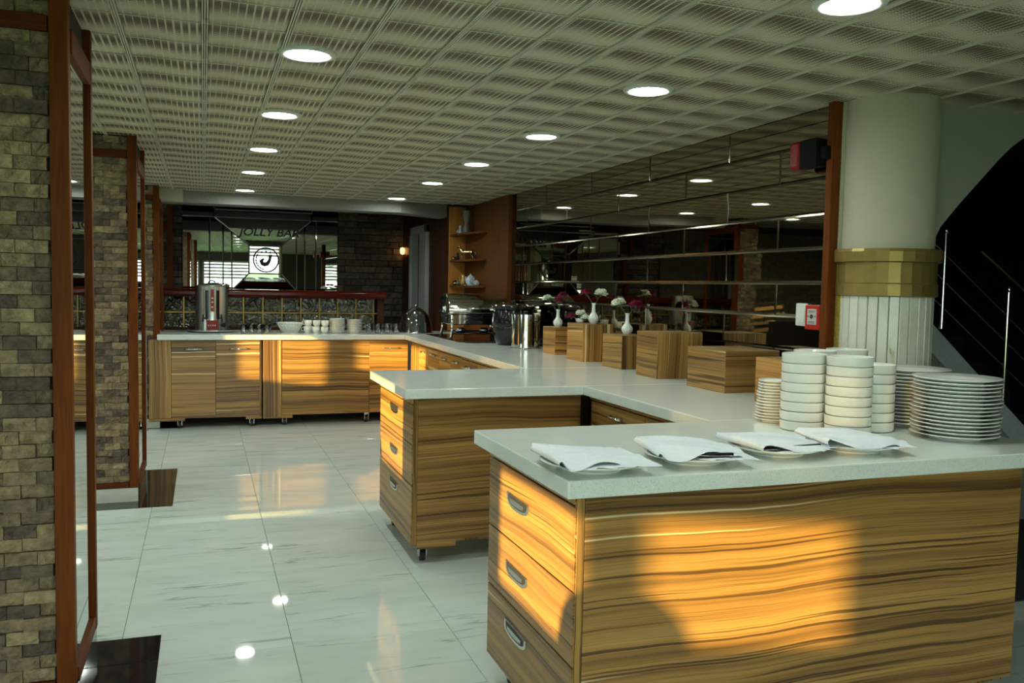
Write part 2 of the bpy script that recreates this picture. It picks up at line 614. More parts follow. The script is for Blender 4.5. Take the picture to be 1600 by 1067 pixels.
for (x0, x1, y0, y1) in ((-0.95, -0.165, 3.49, 3.74), (-0.95, -0.165, 2.95, 3.485), (-0.95, -0.19, 5.92, 7.1), (-0.95, -0.2, 9.1, 10.1)):
    fin('granite_slab', box(B(), x0, x1, y0, y1, -0.01, 0.003), M['granite'], floor, bevel=0.001, seg=1)
fin('carpet', box(B(), 2.95, 5.2, 3.0, 4.6, -0.01, 0.008), M['carpet'], floor)

# ------------------------------------------------------------------ ceiling
ceil = struct('ceiling', box(B(), XL - 0.2, 6.0, YB - 0.2, YF + 0.3, ZC + 0.3, ZC + 0.4), M['ceiling_back'])
fin('ceiling_backing', box(B(), XL - 0.1, 6.0, YB - 0.1, 9.6, ZC + 0.012, ZC + 0.03), M['ceiling_back'], ceil)
cp = box(B(), -CS / 2 + 0.012, CS / 2 - 0.012, -CS / 2 + 0.0035, CS / 2 - 0.0035, 0, 0.011)
bmesh.ops.bevel(cp, geom=[e for e in cp.edges if all(abs(v.co.z) < 1e-6 for v in e.verts)], offset=0.002, segments=1, affect='EDGES')
cp0 = fin('ceiling_panel', cp, M['ceiling'], ceil)
cells = []
for i in range(-15, 18):
    for j in range(-25, 22):
        x, y = CX0 + (i + .5) * CS, CY0 + (j + .5) * CS
        if x < XL - .1 or x > 5.9 or y > 9.5 or y < YB:
            continue
        q = in_view((x, y, ZC), 40) and -0.75 < x < 3.6
        cells.append((not q, sqrt(x * x + y * y), x, y))
cells.sort()
rest = B()
n_obj = 0
for hid, d, x, y in cells:
    if n_obj < 300 and not hid:
        if n_obj == 0:
            cp0.location = (x, y, ZC)
        else:
            inst('ceiling_panel', cp0.data, ceil, (x, y, ZC))
        n_obj += 1
    else:
        box(rest, x - CS / 2 + .012, x + CS / 2 - .012, y - CS / 2 + .0035, y + CS / 2 - .0035, ZC, ZC + .011)
fin('outer_ceiling_panels', rest, M['ceiling'], ceil)['kind'] = 'stuff'
rb = B()
for dx in (-0.0085, 0, 0.0085):
    box(rb, dx - 0.0026, dx + 0.0026, YB, 9.5, -0.006, 0.012)
rail0 = None
for i in range(-14, 18):
    x = CX0 + i * CS
    if x > 3.9 or x < XL:
        continue
    if rail0 is None:
        rail0 = fin('ceiling_rail', rb, M['ceiling_rail'], ceil)
        rail0.location = (x, 0, ZC)
    else:
        inst('ceiling_rail', rail0.data, ceil, (x, 0, ZC))
cb_ = box(B(), XL, 3.9, -0.003, 0.003, -0.003, 0.012)
cross0 = None
for j in range(-24, 22):
    y = CY0 + j * CS
    if y > 9.45 or y < 0.5:
        continue
    if cross0 is None:
        cross0 = fin('cross_rail', cb_, M['ceiling_rail'], ceil)
        cross0.location = (0, y, ZC)
    else:
        inst('cross_rail', cross0.data, ceil, (0, y, ZC))

# recessed downlights
LY = [2.29, 3.61, 4.95, 6.27, 7.60, 9.12]
lamp_proto = None
lamps = [(0.395, y) for y in LY[1:]] + [(1.93, y) for y in LY] + [(0.395, 2.29), (0.395, 0.9), (1.93, 0.9)] + [(-1.2, y) for y in LY[2:]] + [(-2.75, y) for y in LY[2:]] + [(0.9, 10.95)]  # the last is an added fill lamp for the bar alcove
ROWS = {0.395: 'over the open floor', 1.93: 'over the long buffet counter', -1.2: 'behind the stone pillars', -2.75: 'far behind the stone pillars', 0.9: 'added inside the bar alcove'}
for k, (x, y) in enumerate(lamps):
    nth = sorted((q for p, q in lamps if p == x), reverse=True).index(y)
    lab = 'round ceiling downlight, %s from the bar beam in the row ' % 'first second third fourth fifth sixth seventh eighth'.split()[nth] + ROWS[x]
    if lamp_proto is None:
        lamp_proto = thing('downlight', lab, 'light', (x, y, ZC), 0, 'ceiling downlights')
        fin('ring', lathe(B(), [(0.085, -0.004), (0.092, -0.012), (0.112, -0.010), (0.118, -0.001), (0.118, 0.008), (0.085, 0.008)], 40, cap=False), M['lamp_ring'], lamp_proto, smooth=True)
        fin('diffuser', lathe(B(), [(0.0, -0.006), (0.05, -0.0065), (0.086, -0.004), (0.086, 0.006), (0, 0.006)], 40, cap=False), M['lamp'], lamp_proto, smooth=True)
        lk = [lamp_proto] + [o for o in bpy.data.objects if o.parent == lamp_proto]
    else:
        r = lk[0].copy()
        C.objects.link(r)
        r.location = (x, y, ZC if y < 9.6 else 2.52)
        r['label'] = lab if y < 9.6 else 'added fill light in the ceiling of the bar alcove'
        for ch in lk[1:]:
            c = ch.copy()
            C.objects.link(c)
            c.parent = r
            if y > 9.6 and ch.name.startswith('diffuser'):
                c.data = ch.data.copy()
                c.data.materials[0] = M['alcove_fill']

# ------------------------------------------------------------------ enclosing walls with windows (off to the side and behind)


def window_wall(name, axis, at, lo, hi, wins, z0, z1, mat, thick=0.2):
    segs = []
    cur = lo
    for a, b in wins:
        segs.append((cur, a, 0, 2.7))
        segs.append((a, b, 0, z0))
        segs.append((a, b, z1, 2.7))
        cur = b
    segs.append((cur, hi, 0, 2.7))
    bm = B()
    for a, b, c, d in segs:
        if axis == 'x':
            box(bm, at - thick, at, a, b, c, d)
        else:
            box(bm, a, b, at - thick, at, c, d)
    return struct(name, bm, mat)


wall_left = window_wall('wall_left', 'x', XL, YB - 0.2, YF + 0.2, LEFT_WINDOWS, SILL, HEAD, M['wall_dark'])
wall_back = window_wall('wall_back', 'y', YB, XL - 0.2, 6.0, BACK_WINDOWS, 0.3, 2.1, M['wall_dark'])
n_win = 0
for a, b in LEFT_WINDOWS:
    n_win += 1
    bm = B()
    x0, x1 = XL - 0.13, XL - 0.07
    for (p, q, r, s) in ((a, a + .04, SILL, HEAD), (b - .04, b, SILL, HEAD), (a, b, SILL, SILL + .04), (a, b, HEAD - .04, HEAD), (a, b, 1.33 if n_win == 1 else 1.43, 1.49)):
        box(bm, x0, x1, p, q, r, s)
    if n_win == 1:
        box(bm, x0, x1, -0.605, -0.515, SILL, HEAD)  # bar placed to cast the dark band on the front panel
    elif n_win == 3:
        box(bm, x0, x1, 6.10, 6.24, SILL, HEAD)  # bar placed to cast the dark band on the cup cabinet
    wobj = struct('window_%d' % n_win, bm, M['dark_wood'])
    fin('window_pane', box(B(), XL - 0.102, XL - 0.098, a, b, SILL, 1.46), M['pane'], wobj)
    fin('sun_dimming_pane', box(B(), XL - 0.102, XL - 0.098, a, b, 1.46, HEAD), M['dim_sun_pane'], wobj)  # added to dim the sun above worktop height
    if n_win == 4:
        for k in range(7):
            inst_b = box(B(), XL - 0.06, XL - 0.055, a, b, 1.0 + k * 0.12, 1.06 + k * 0.12)
            fin('blind_slat', inst_b, M['blind'], wobj)
for a, b in BACK_WINDOWS:
    n_win += 1
    bm = B()
    y0, y1 = YB - 0.13, YB - 0.07
    for (p, q, r, s) in ((a, a + .05, .3, 2.1), (b - .05, b, .3, 2.1), (a, b, .3, .36), (a, b, 2.04, 2.1)):
        box(bm, p, q, y0, y1, r, s)
    wobj = struct('window_%d' % n_win, bm, M['white_paint'])
    fin('window_pane', box(B(), a, b, YB - 0.102, YB - 0.098, .3, 2.1), M['pane'], wobj)
    for k in range(5):
        fin('blind_slat', box(B(), a + .05, b - .05, YB - .05, YB - .045, 1.55 + k * .1, 1.61 + k * .1), M['blind'], wobj)
struct('wall_east', box(B(), 5.8, 6.0, YB, YF, 0, 2.7), M['black_paint'])
lawn = struct('lawn', box(B(), -40, 40, -45, 30, -0.5, -0.35), M['lawn'])
lawn['kind'] = 'structure'

# ------------------------------------------------------------------ right wall: bronze mirror tiles in running bond
wall_right = struct('wall_right', box(B(), XR, XR + 0.15, 3.5, 9.8, 0, ZC + 0.05), M['mirror_back'])
TL, RH = 0.957, 0.1735


def mirror_tile(bm, y0, y1, z0, z1, x=XR, bev=0.009, d=0.0028):
    """bevelled mirror facing -x"""
    a = [bm.verts.new((x - 0.001, y, z)) for y, z in ((y0, z0), (y1, z0), (y1, z1), (y0, z1))]
    b_ = [bm.verts.new((x - d, y, z)) for y, z in ((y0 + bev, z0 + bev), (y1 - bev, z0 + bev), (y1 - bev, z1 - bev), (y0 + bev, z1 - bev))]
    f = bm.faces.new(b_)
    f.material_index = 0
    for i in range(4):
        f = bm.faces.new((a[i], a[(i + 1) % 4], b_[(i + 1) % 4], b_[i]))
        f.material_index = 1
    return bm


rnd = random.Random(3)
for r in range(9):
    z1 = ZC - r * RH
    z0 = max(z1 - RH, 0.90)
    if z1 - z0 < 0.03:
        continue
    y = 3.44 if r % 2 == 0 else 2.96
    while y < 8.16:
        a, b = max(y, 3.5), min(y + TL, 8.16)
        if b - a > 0.05:
            o = fin('mirror_tile', mirror_tile(B(), -(b - a) / 2 + .001, (b - a) / 2 - .001, -(z1 - z0) / 2 + .001, (z1 - z0) / 2 - .001, 0), [M['bronze_mirror'], M['bronze_bevel']], wall_right)
            o.location = (XR - 0.001, (a + b) / 2, (z0 + z1) / 2)
            o.rotation_euler = (0, rnd.uniform(-.004, .004), rnd.uniform(-.004, .004))
        y += TL
trim1 = struct('trim_1', box(B(), 2.85, 2.905, 3.455, 3.50, HW, ZC), M['oak_z'], 0.004)

# ------------------------------------------------------------------ engaged round column and the stair wall
col_t = thing('round_column', 'white round column with gold band and veined marble cladding', 'column', (3.125, 3.38, 0))
CR = 0.222
fin('shaft', lathe(B(), [(CR - .005, 1.5), (CR - .005, ZC)], 64), M['white_paint'], col_t, smooth=True, angle=60)
fin('gold_band', lathe(B(), [(CR + .002, 1.44), (CR + .018, 1.445), (CR + .018, 1.50), (CR + .012, 1.505), (CR + .012, 1.60), (CR + .030, 1.605), (CR + .034, 1.65), (CR + .028, 1.664), (CR - .02, 1.664)], 28), M['gold_band'], col_t)
fin('core', lathe(B(), [(CR - .02, 0), (CR - .02, 1.5)], 32), M['mortar'], col_t)
slat_bm = B()
NSL = 30
aw = 2 * pi / NSL
box(slat_bm, CR - .018, CR + .002, -CR * aw / 2 + .0018, CR * aw / 2 - .0018, 0, 1.44)
bmesh.ops.bevel(slat_bm, geom=[e for e in slat_bm.edges if abs(e.verts[0].co.z - e.verts[1].co.z) > .5], offset=.003, segments=1, affect='EDGES')
s0 = None
for k in range(NSL):
    if s0 is None:
        s0 = fin('marble_slat', slat_bm, M['marble'], col_t)
    else:
        inst('marble_slat', s0.data, col_t, (0, 0, 0), (0, 0, k * aw))
struct('trim_2', box(B(), 2.902, 2.975, 3.42, 3.47, 0, 1.66), M['gold_mosaic'], 0.003)
struct('trim_3', box(B(), 2.90, 3.05, 3.45, 3.6, 1.66, ZC), M['white_paint'])
# curved white stair soffit wall
pts = [(3.25, 1.66), (3.344, 1.72), (3.38, 1.785), (3.49, 1.90), (3.61, 2.015), (3.73, 2.13), (3.81, 2.198), (3.89, 2.25), (4.02, 2.31), (4.2, 2.35), (5.8, 2.36), (5.8, 2.42), (3.25, 2.42)]
struct('wall_stair', prism(B(), pts, 'y', 3.30, 3.40), M['stair_paint'])
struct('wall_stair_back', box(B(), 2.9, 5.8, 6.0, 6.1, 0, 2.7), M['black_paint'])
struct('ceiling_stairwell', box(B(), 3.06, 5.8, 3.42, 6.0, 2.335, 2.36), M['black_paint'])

stair = thing('staircase', 'dark staircase with chrome posts and thin rails behind the round column', 'staircase', (4.4, 4.3, 0))
SL = -0.82


def slope_box(x0, z0, x1, slope, y0, y1, h):
    z1 = z0 + slope * (x1 - x0)
    return prism(B(), [(x0, z0), (x1, z1), (x1, z1 - h), (x0, z0 - h)], 'y', y0, y1)


fin('stringer', slope_box(3.6, 1.75, 5.6, SL, 4.10, 4.14, 0.17), M['stringer'], stair, world=True)
fin('side_panel', prism(B(), [(3.6, 0), (5.55, 0), (3.6, 1.58)], 'y', 4.12, 4.15), M['dim_paint'], stair, world=True)
for k in range(9):
    x = 3.62 + k * 0.205
    z = 1.70 - k * 0.168
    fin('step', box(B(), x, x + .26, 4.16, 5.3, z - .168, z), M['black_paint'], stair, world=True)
for (x, z0, z1) in ((4.222, 1.25, 1.845), (4.752, 0.80, 1.50), (5.3, .36, 1.1)):
    po = fin('post', tube(B(), [(x, 4.08, z0), (x, 4.08, z1)], 0.014, 12), M['chrome'], stair, world=True, smooth=True, angle=50)
    fin('post_cap', lathe(B(), [(0, 0.02), (.016, .012), (.018, 0), (.018, -.02)], 16, x, 4.08, z1), M['chrome'], po, world=True, smooth=True)
fin('handrail', tube(B(), [(4.50, 4.08, 1.735), (5.5, 4.08, 1.11)], 0.02, 12), M['brass'], stair, world=True, smooth=True, angle=50)
for dz in (0.0, 0.16, 0.32):
    fin('thin_rail', tube(B(), [(4.0, 4.08, 1.86 - dz), (5.4, 4.08, 0.87 - dz)], 0.006, 8), M['brushed'], stair, world=True, smooth=True, angle=50)

# ------------------------------------------------------------------ far wall, beam, wood side wall, doorway
wall_far = struct('wall_far', box(B(), XL - .2, 2.9, YF, YF + 0.2, 0, 2.7), M['mortar'])


def stone_mesh(name, w_, h_, d_, mat, seed, nx=4, nz=2, rough=0.012):
    """split-face block: front faces -y, origin at its centre on the wall plane"""
    r = random.Random(seed)
    bm = B()
    g = []
    for i in range(nx + 1):
        row = []
        for k in range(nz + 1):
            ex = i in (0, nx) or k in (0, nz)
            dy = -d_ + (r.uniform(-.3, .25) * rough if ex else r.uniform(-1, .45) * rough)
            row.append(bm.verts.new((-w_ / 2 + w_ * i / nx, dy, -h_ / 2 + h_ * k / nz)))
        g.append(row)
    for i in range(nx):
        for k in range(nz):
            bm.faces.new((g[i][k], g[i + 1][k], g[i + 1][k + 1], g[i][k + 1]))
    loop = [g[i][0] for i in range(nx + 1)] + [g[nx][k] for k in range(1, nz + 1)] + [g[i][nz] for i in range(nx - 1, -1, -1)] + [g[0][k] for k in range(nz - 1, 0, -1)]
    back = [bm.verts.new((v.co.x, 0, v.co.z)) for v in loop]
    n = len(loop)
    for i in range(n):
        j = (i + 1) % n
        bm.faces.new((loop[j], loop[i], back[i], back[j]))
    bm.faces.new(back)
    bmesh.ops.recalc_face_normals(bm, faces=bm.faces)
    me = bpy.data.meshes.new(name)
    bm.to_mesh(me)
    bm.free()
    me.materials.append(mat)
    return me


def lay_stones(parent, x0, x1, z0, z1, y, meshes, widths, h, rng, gap=0.0022, origin=(0, 0, 0), bond=False):
    z = z0
    row = 0
    ox, oy, oz = origin
    n = 0
    while z + h * 0.6 < z1:
        hh = min(h, z1 - z)
        x = x0 - rng.uniform(0, 1) * max(widths)
        if bond:
            x = x0 - widths[0] * (0.25 + 0.5 * (row % 2) + rng.uniform(-.06, .06))
        while x < x1 - 0.004:
            k = rng.randrange(len(meshes))
            w_ = widths[k]
            a, b = max(x, x0), min(x + w_, x1)
            x += w_
            if b - a < 0.022:
                continue
            o = inst('stone', meshes[k], parent, ((a + b) / 2 - ox, y - oy + rng.uniform(-.002, .006), z + hh / 2 - oz), None, ((b - a - gap) / w_, 1, (hh - gap) / h))
            n += 1
        z += h
        row += 1
    return n


ledge_w = [0.20, 0.30, 0.42, 0.26, 0.34]
ledge = [stone_mesh('ledge_stone', w_, 0.088, 0.030 + 0.018 * (i % 3), M['ledge'], 40 + i, 5, 2, 0.018) for i, w_ in enumerate(ledge_w)]
rng = random.Random(11)
lay_stones(wall_far, 1.76, 2.68, 1.0, 2.52, YF, ledge, ledge_w, 0.088, rng, gap=0.011)
lay_stones(wall_far, -1.0, -0.26, 1.15, 2.52, YF, ledge, ledge_w, 0.088, rng, gap=0.011)
back_stones = B()
rng = random.Random(12)
z = 1.0
while z < 2.4:
    x = XL
    while x < -1.02:
        w_ = rng.uniform(.2, .42)
        d_ = rng.uniform(.025, .055)
        box(back_stones, x, min(x + w_, -1.02) - .004, YF - d_, YF, z, z + .085)
        x += w_
    z += .088
fin('distant_stone_cladding', back_stones, M['ledge'], wall_far)['kind'] = 'stuff'
struct('trim_4', box(B(), -0.44, -0.37, YF - .12, YF - .01, 0, 2.5), M['oak_z'])
struct('trim_5', box(B(), -0.62, -0.44, YF - .10, YF - .01, 2.10, 2.18), M['oak_x'])
beam = struct('ceiling_beam', box(B(), -0.5, 2.06, 9.50, 9.80, 2.25, ZC + .03), M['grey_paint'])
struct('ceiling_beam_return', prism(B(), [(2.06, 9.50), (2.75, 9.86), (2.75, 10.2), (2.06, 9.8)], 'z', 2.25, ZC + .03), M['grey_paint'])
struct('ceiling_beam_stub', box(B(), -0.48, -0.19, 9.40, 9.52, 2.245, ZC + .01), M['white_paint'])
struct('ceiling_alcove', box(B(), XL, 2.9, 9.8, YF, 2.52, 2.58), M['grey_paint'])
wall_side = struct('wall_side', box(B(), 2.68, 2.9, 9.80, YF, 0, 2.56), M['dark_wood'])
for k, (y0, y1) in enumerate(((9.81, 10.56), (11.58, 12.18))):
    fin('veneer_panel', box(B(), 2.668, 2.68, y0 + .003, y1 - .003, 0.05, 2.5), M['dark_wood'], wall_side, bevel=.003, seg=1)
door = struct('door_1', box(B(), 2.655, 2.68, 10.72, 11.55, 0, 2.12), M['door_grey'])
for (y0, y1, z0, z1) in ((10.66, 10.76, 0, 2.22), (11.52, 11.60, 0, 2.22), (10.66, 11.60, 2.12, 2.22)):
    fin('door_frame', box(B(), 2.63, 2.68, y0, y1, z0, z1), M['door_grey'], door, bevel=.006)
fin('door_gap', box(B(), 2.648, 2.656, 11.12, 11.13, 0, 2.12), M['recess'], door)
wl = fin('wall_lamp_glow', lathe(B(), [(0, .05), (.03, .04), (.035, 0), (.025, -.04), (0, -.05)], 16, 2.64, 12.05, 1.93), M['sconce'])
wl.name = 'wall_sconce'
tag(wl, 'small glowing amber wall sconce on the dark wood beside the grey door', 'wall lamp')

# corner shelf: panel facing the room, panel along the wall, three quarter-round shelves
shelf = thing('corner_shelf', 'warm veneer corner shelf unit with three rounded shelves holding ornaments', 'shelf', (2.8, 9.6, 0))
fin('back_panel', box(B(), 2.69, 2.90, 9.76, 9.80, HW, ZC), M['panel_wood_lit'], shelf, world=True, bevel=.002, seg=1)  # same shelf wood, its lit brightness painted in
fin('side_panel', box(B(), 2.88, 2.90, 8.72, 9.76, HW, ZC), M['panel_wood'], shelf, world=True, bevel=.002, seg=1)
fin('end_panel', box(B(), 2.855, 2.90, 8.17, 8.70, HW, ZC), M['panel_wood'], shelf, world=True, bevel=.003, seg=1)
SH_Z = [1.46, 1.75, 2.045]
for z in SH_Z:
    pts = [(2.88, 9.76)] + [(2.88 - 0.185 * cos(a) ** .8 if cos(a) > 0 else 2.88, 9.76 - 0.82 * sin(a) ** .8) for a in [i * pi / 2 / 14 for i in range(15)]]
    fin('shelf_board', prism(B(), pts, 'z', z - 0.02, z), M['panel_wood'], shelf, world=True, bevel=.002, seg=1)

# ------------------------------------------------------------------ stone pillars with wood posts and mirrored sides
pil_w = [0.0945] * 7
PH = 0.0437
pil = [stone_mesh('split_stone', w_, PH, 0.014 + .006 * (i % 3), M['stone'], 70 + i, 5, 3, 0.011) for i, w_ in enumerate(pil_w)]
PX = -0.40


def pillar(label, y0, y1, rng):
    th = thing('stone_pillar', label, 'pillar', (-0.56, (y0 + y1) / 2, 0), 0, 'stone clad pillars')
    o = tuple(th.location)
    x0 = -0.72
    fin('core', box(B(), x0 + .01, PX - .02, y0 + .03, y1 - .01, 0, ZC), M['mortar'], th, world=True)
    fin('plinth', box(B(), x0, PX - .005, y0 + .006, y1, 0, 0.095), M['white_base'], th, world=True, bevel=.002, seg=1)
    fin('side_plinth', box(B(), PX - .006, PX + .004, y0 + .02, y1, 0, 0.11), M['granite'], th, world=True)
    lay_stones(th, x0, PX - .056, 0.13, 2.225, y0 + .03, pil, pil_w, PH, rng, origin=o, bond=True)
    lay_stones(th, x0, PX - .056, 2.275, ZC, y0 + .03, pil, pil_w, PH, rng, origin=o, bond=True)
    fin('front_post', box(B(), PX - .056, PX, y0, y0 + .05, 0.095, ZC), M['oak_z'], th, world=True, bevel=.003)
    fin('rear_post', box(B(), PX - .045, PX + .008, y1 - .045, y1, 0.10, ZC), M['oak_z'], th, world=True, bevel=.003)
    fin('front_rail', box(B(), x0, PX - .06, y0 + .002, y0 + .04, 2.225, 2.275), M['oak_x'], th, world=True, bevel=.002)
    fin('base_rail', box(B(), x0, PX - .06, y0 + .002, y0 + .04, 0.095, 0.13), M['oak_x'], th, world=True, bevel=.002)
    fin('side_rail', box(B(), PX - .03, PX + .006, y0 + .05, y1 - .045, 2.17, 2.25), M['oak_y'], th, world=True, bevel=.002)
    fin('side_base_rail', box(B(), PX - .03, PX + .006, y0 + .05, y1 - .045, 0.10, 0.15), M['oak_y'], th, world=True, bevel=.002)
    fin('mirror', box(B(), PX - .02, PX - .006, y0 + .05, y1 - .045, 0.15, 2.17), M['mirror'], th, world=True)
    # rear face, seen only in the mirror wall
    fin('rear_cladding', box(B(), x0 + .01, PX - .045, y1 - .02, y1 + .004, 0.1, ZC), M['stone'], th, world=True)
    return th


pillar('stone clad pillar with mirrored side, the one farthest from the bar', 3.10, 3.66, random.Random(21))
pillar('stone clad pillar with mirrored side, between the other two pillars', 6.09, 6.80, random.Random(22))
pillar('stone clad pillar with mirrored side, beside the end of the urn counter', 9.12, 9.80, random.Random(23))

# ------------------------------------------------------------------ bar with glass bricks behind the far counter
bar = thing('bar_counter', 'dark mahogany bar counter faced with patterned glass bricks', 'bar', (0.75, 10.2, 0))
fin('body', box(B(), -0.6, 1.98, 10.06, 10.5, 0, 1.28), M['black_paint'], bar, world=True)
fin('front_board', box(B(), -0.6, 1.98, 10.03, 10.06, 0, 0.95), M['dark_wood'], bar, world=True)
fin('top_rail', prism(B(), [(9.94, 1.285), (9.93, 1.31), (9.93, 1.345), (9.95, 1.37), (10.55, 1.37), (10.55, 1.285)], 'x', -0.62, 2.0), M['red_wood'], bar, world=True, bevel=.004)
fin('end_post', box(B(), 1.90, 1.98, 9.98, 10.06, 0, 1.285), M['dark_wood'], bar, world=True, bevel=.003)
PIT = 0.206
gb = None
for i in range(13):
    for r_, (za, zb) in enumerate(((0.95, 1.105), (1.125, 1.28))):
        xa = -0.60 + i * PIT
        xb = xa + PIT - .022
        if xb > 1.90:
            xb = 1.89
        if xb - xa < .05:
            continue
        me_key = 'gb'
        if gb is None:
            g_ = B()
            hw_, hh_ = (PIT - .022) / 2, .0775
            n_ = 8
            gr = [[g_.verts.new((-hw_ + 2 * hw_ * a / n_, -.014 - .012 * abs(sin(3 * pi * a / n_ + 1.1 * pi * b / n_)) * sin(pi * b / n_) * sin(pi * a / n_), -hh_ + 2 * hh_ * b / n_)) for b in range(n_ + 1)] for a in range(n_ + 1)]
            for a in range(n_):
                for b in range(n_):
                    g_.faces.new((gr[a][b], gr[a + 1][b], gr[a + 1][b + 1], gr[a][b + 1]))
            box(g_, -hw_, hw_, -.0135, .02, -hh_, hh_)
            o = fin('glass_block', g_, M['glass_block'], bar, smooth=False)
            gb = o.data
            o.location = Vector(((xa + xb) / 2, 10.04, (za + zb) / 2)) - bar.location
        else:
            inst('glass_block', gb, bar, Vector(((xa + xb) / 2, 10.04, (za + zb) / 2)) - bar.location, None, ((xb - xa) / (PIT - .022), 1, 1))
for i in range(14):
    xa = -0.60 + i * PIT - .02
    if xa < 1.9:
        fin('lattice_bar', box(B(), xa, xa + .017, 10.005, 10.06, .95, 1.285), M['brass_lattice'], bar, world=True, bevel=.002, seg=1)
fin('lattice_rail', box(B(), -0.6, 1.9, 10.008, 10.06, 1.107, 1.123), M['brass_lattice'], bar, world=True, bevel=.002, seg=1)

# bar mirror with bevelled panels, roundel and lettering
bmir = thing('bar_mirror', 'large panelled wall mirror above the bar with round emblem and lettering', 'mirror', (0.75, YF, 1.34))
MX0, MX1, MZ0, MZ1 = -0.26, 1.76, 1.32, 2.49
fin('backing', box(B(), MX0, MX1, YF - .012, YF - .001, MZ0, MZ1), M['mirror_back'], bmir, world=True)


def mirror_poly(pts, tilt=(0, 0), bev=0.010):
    """bevelled flat panel facing -y given (x,z) outline"""
    cx = sum(p[0] for p in pts) / len(pts)
    cz = sum(p[1] for p in pts) / len(pts)
    bm = B()
    yy = lambda x, z: YF - .022 + tilt[0] * (x - cx) + tilt[1] * (z - cz)
    outer = [bm.verts.new((x, yy(x, z) + .006, z)) for x, z in pts]
    inn = []
    n = len(pts)
    for i in range(n):
        p, q, r = Vector(pts[i - 1]), Vector(pts[i]), Vector(pts[(i + 1) % n])
        e1, e2 = (q - p).normalized(), (r - q).normalized()
        n1, n2 = Vector((-e1.y, e1.x)), Vector((-e2.y, e2.x))
        bis = (n1 + n2)
        bis = bis / max(0.3, bis.length_squared) * 2
        s = q + bis * bev
        inn.append(bm.verts.new((s.x, yy(s.x, s.y), s.y)))
    bm.faces.new(inn).material_index = 0
    for i in range(n):
        bm.faces.new((outer[i], outer[(i + 1) % n], inn[(i + 1) % n], inn[i])).material_index = 1
    return bm


ix0, ix1, iz0, iz1 = 0.58, 1.00, 1.57, 1.95      # central square
ox0, ox1, oz0, oz1 = 0.14, 1.40, 1.34, 2.30      # outer frame of the sunburst
panels = [([(ix0, iz0), (ix1, iz0), (ix1, iz1), (ix0, iz1)], (0, -.022)),
          ([(ix0, iz1), (ix1, iz1), (ox1, oz1), (ox0, oz1)], (0, -.012)),
          ([(0.36, oz0), (1.20, oz0), (ix1, iz0), (ix0, iz0)], (0, -.03)),
          ([(0.36, oz0), (ix0, iz0), (ix0, iz1), (0.36, 2.118)], (-.02, 0)),
          ([(ix1, iz0), (1.20, oz0), (1.20, 2.125), (ix1, iz1)], (.02, 0)),
          ([(0.25, oz0), (0.36, oz0), (0.36, 2.118), (0.25, 2.21)], (-.03, 0)),
          ([(0.08, oz0), (0.25, oz0), (0.25, 2.21), (0.14, 2.30), (0.08, 2.30)], (-.02, .0)),
          ([(MX0, oz0), (0.08, oz0), (0.08, 2.30), (MX0, 2.30)], (-.015, 0)),
          ([(1.20, oz0), (1.31, oz0), (1.31, 2.222), (1.20, 2.125)], (.03, 0)),
          ([(1.31, oz0), (1.46, oz0), (1.46, 2.30), (1.40, 2.30), (1.31, 2.222)], (.02, 0)),
          ([(1.46, oz0), (MX1, oz0), (MX1, 2.30), (1.46, 2.30)], (.012, 0)),
          ([(MX0, 2.30), (0.14, 2.30), (0.14, MZ1), (MX0, MZ1)], (0, -.03)),
          ([(0.14, 2.30), (1.40, 2.30), (1.40, 2.40), (0.14, 2.40)], (0, -.035)),
          ([(0.14, 2.40), (1.40, 2.40), (1.40, MZ1), (0.14, MZ1)], (0, -.04)),
          ([(1.40, 2.30), (MX1, 2.30), (MX1, MZ1), (1.40, MZ1)], (0, -.03))]
for pts, tl in panels:
    fin('mirror_panel', mirror_poly(pts, tl), [M['mirror'], M['mirror_bevel']], bmir, world=True)
ex, ez, er = 0.80, 1.755, 0.172
YM = YF - .030
ring = B()
for i in range(48):
    a, b = 2 * pi * i / 48, 2 * pi * (i + 1) / 48
    vs = [ring.verts.new((ex + r_ * cos(q), YM, ez + r_ * sin(q))) for r_, q in ((er, a), (er, b), (er - .020, b), (er - .020, a))]
    ring.faces.new(vs)
bmesh.ops.remove_doubles(ring, verts=ring.verts, dist=1e-5)
fin('emblem_ring', ring, M['print_dark'], bmir, world=True)


def flat_poly(pts):
    bm = B()
    bm.faces.new([bm.verts.new((x, YM, z)) for x, z in pts])
    return bm


for sx in (-.055, 0, .055):
    pts = []
    for k in range(10):
        r_ = .024 if k % 2 == 0 else .011
        pts.append((ex + sx + r_ * sin(k * pi / 5), ez + .112 + r_ * cos(k * pi / 5) - abs(sx) * .15))
    fin('emblem_star', flat_poly(pts), M['print_dark'], bmir, world=True)
# the swash letter: a crescent bowl with a tapering upright
upper = [(-.085, -.02), (-.065, -.075), (-.02, -.095), (.03, -.08), (.058, -.03), (.07, .03), (.085, .06), (.03, .06), (.035, .05), (.028, .0), (.005, -.035), (-.03, -.04), (-.035, -.02), (-.01, .005), (-.045, .01)]
fin('emblem_letter', flat_poly([(ex + a * 1.05, ez + .01 + b * 1.05) for a, b in upper]), M['print_dark'], bmir, world=True)
for k in range(7):
    a = radians(150 + k * 17)
    px, pz = ex + (er - .042) * cos(a), ez + (er - .042) * sin(a)
    d = a + pi / 2
    pts = [(px + .028 * cos(d), pz + .028 * sin(d)), (px + .012 * cos(d + pi / 2), pz + .012 * sin(d + pi / 2)), (px - .028 * cos(d), pz - .028 * sin(d)), (px + .012 * cos(d - pi / 2), pz + .012 * sin(d - pi / 2))]
    fin('emblem_leaf', flat_poly(pts), M['print_dark'], bmir, world=True)


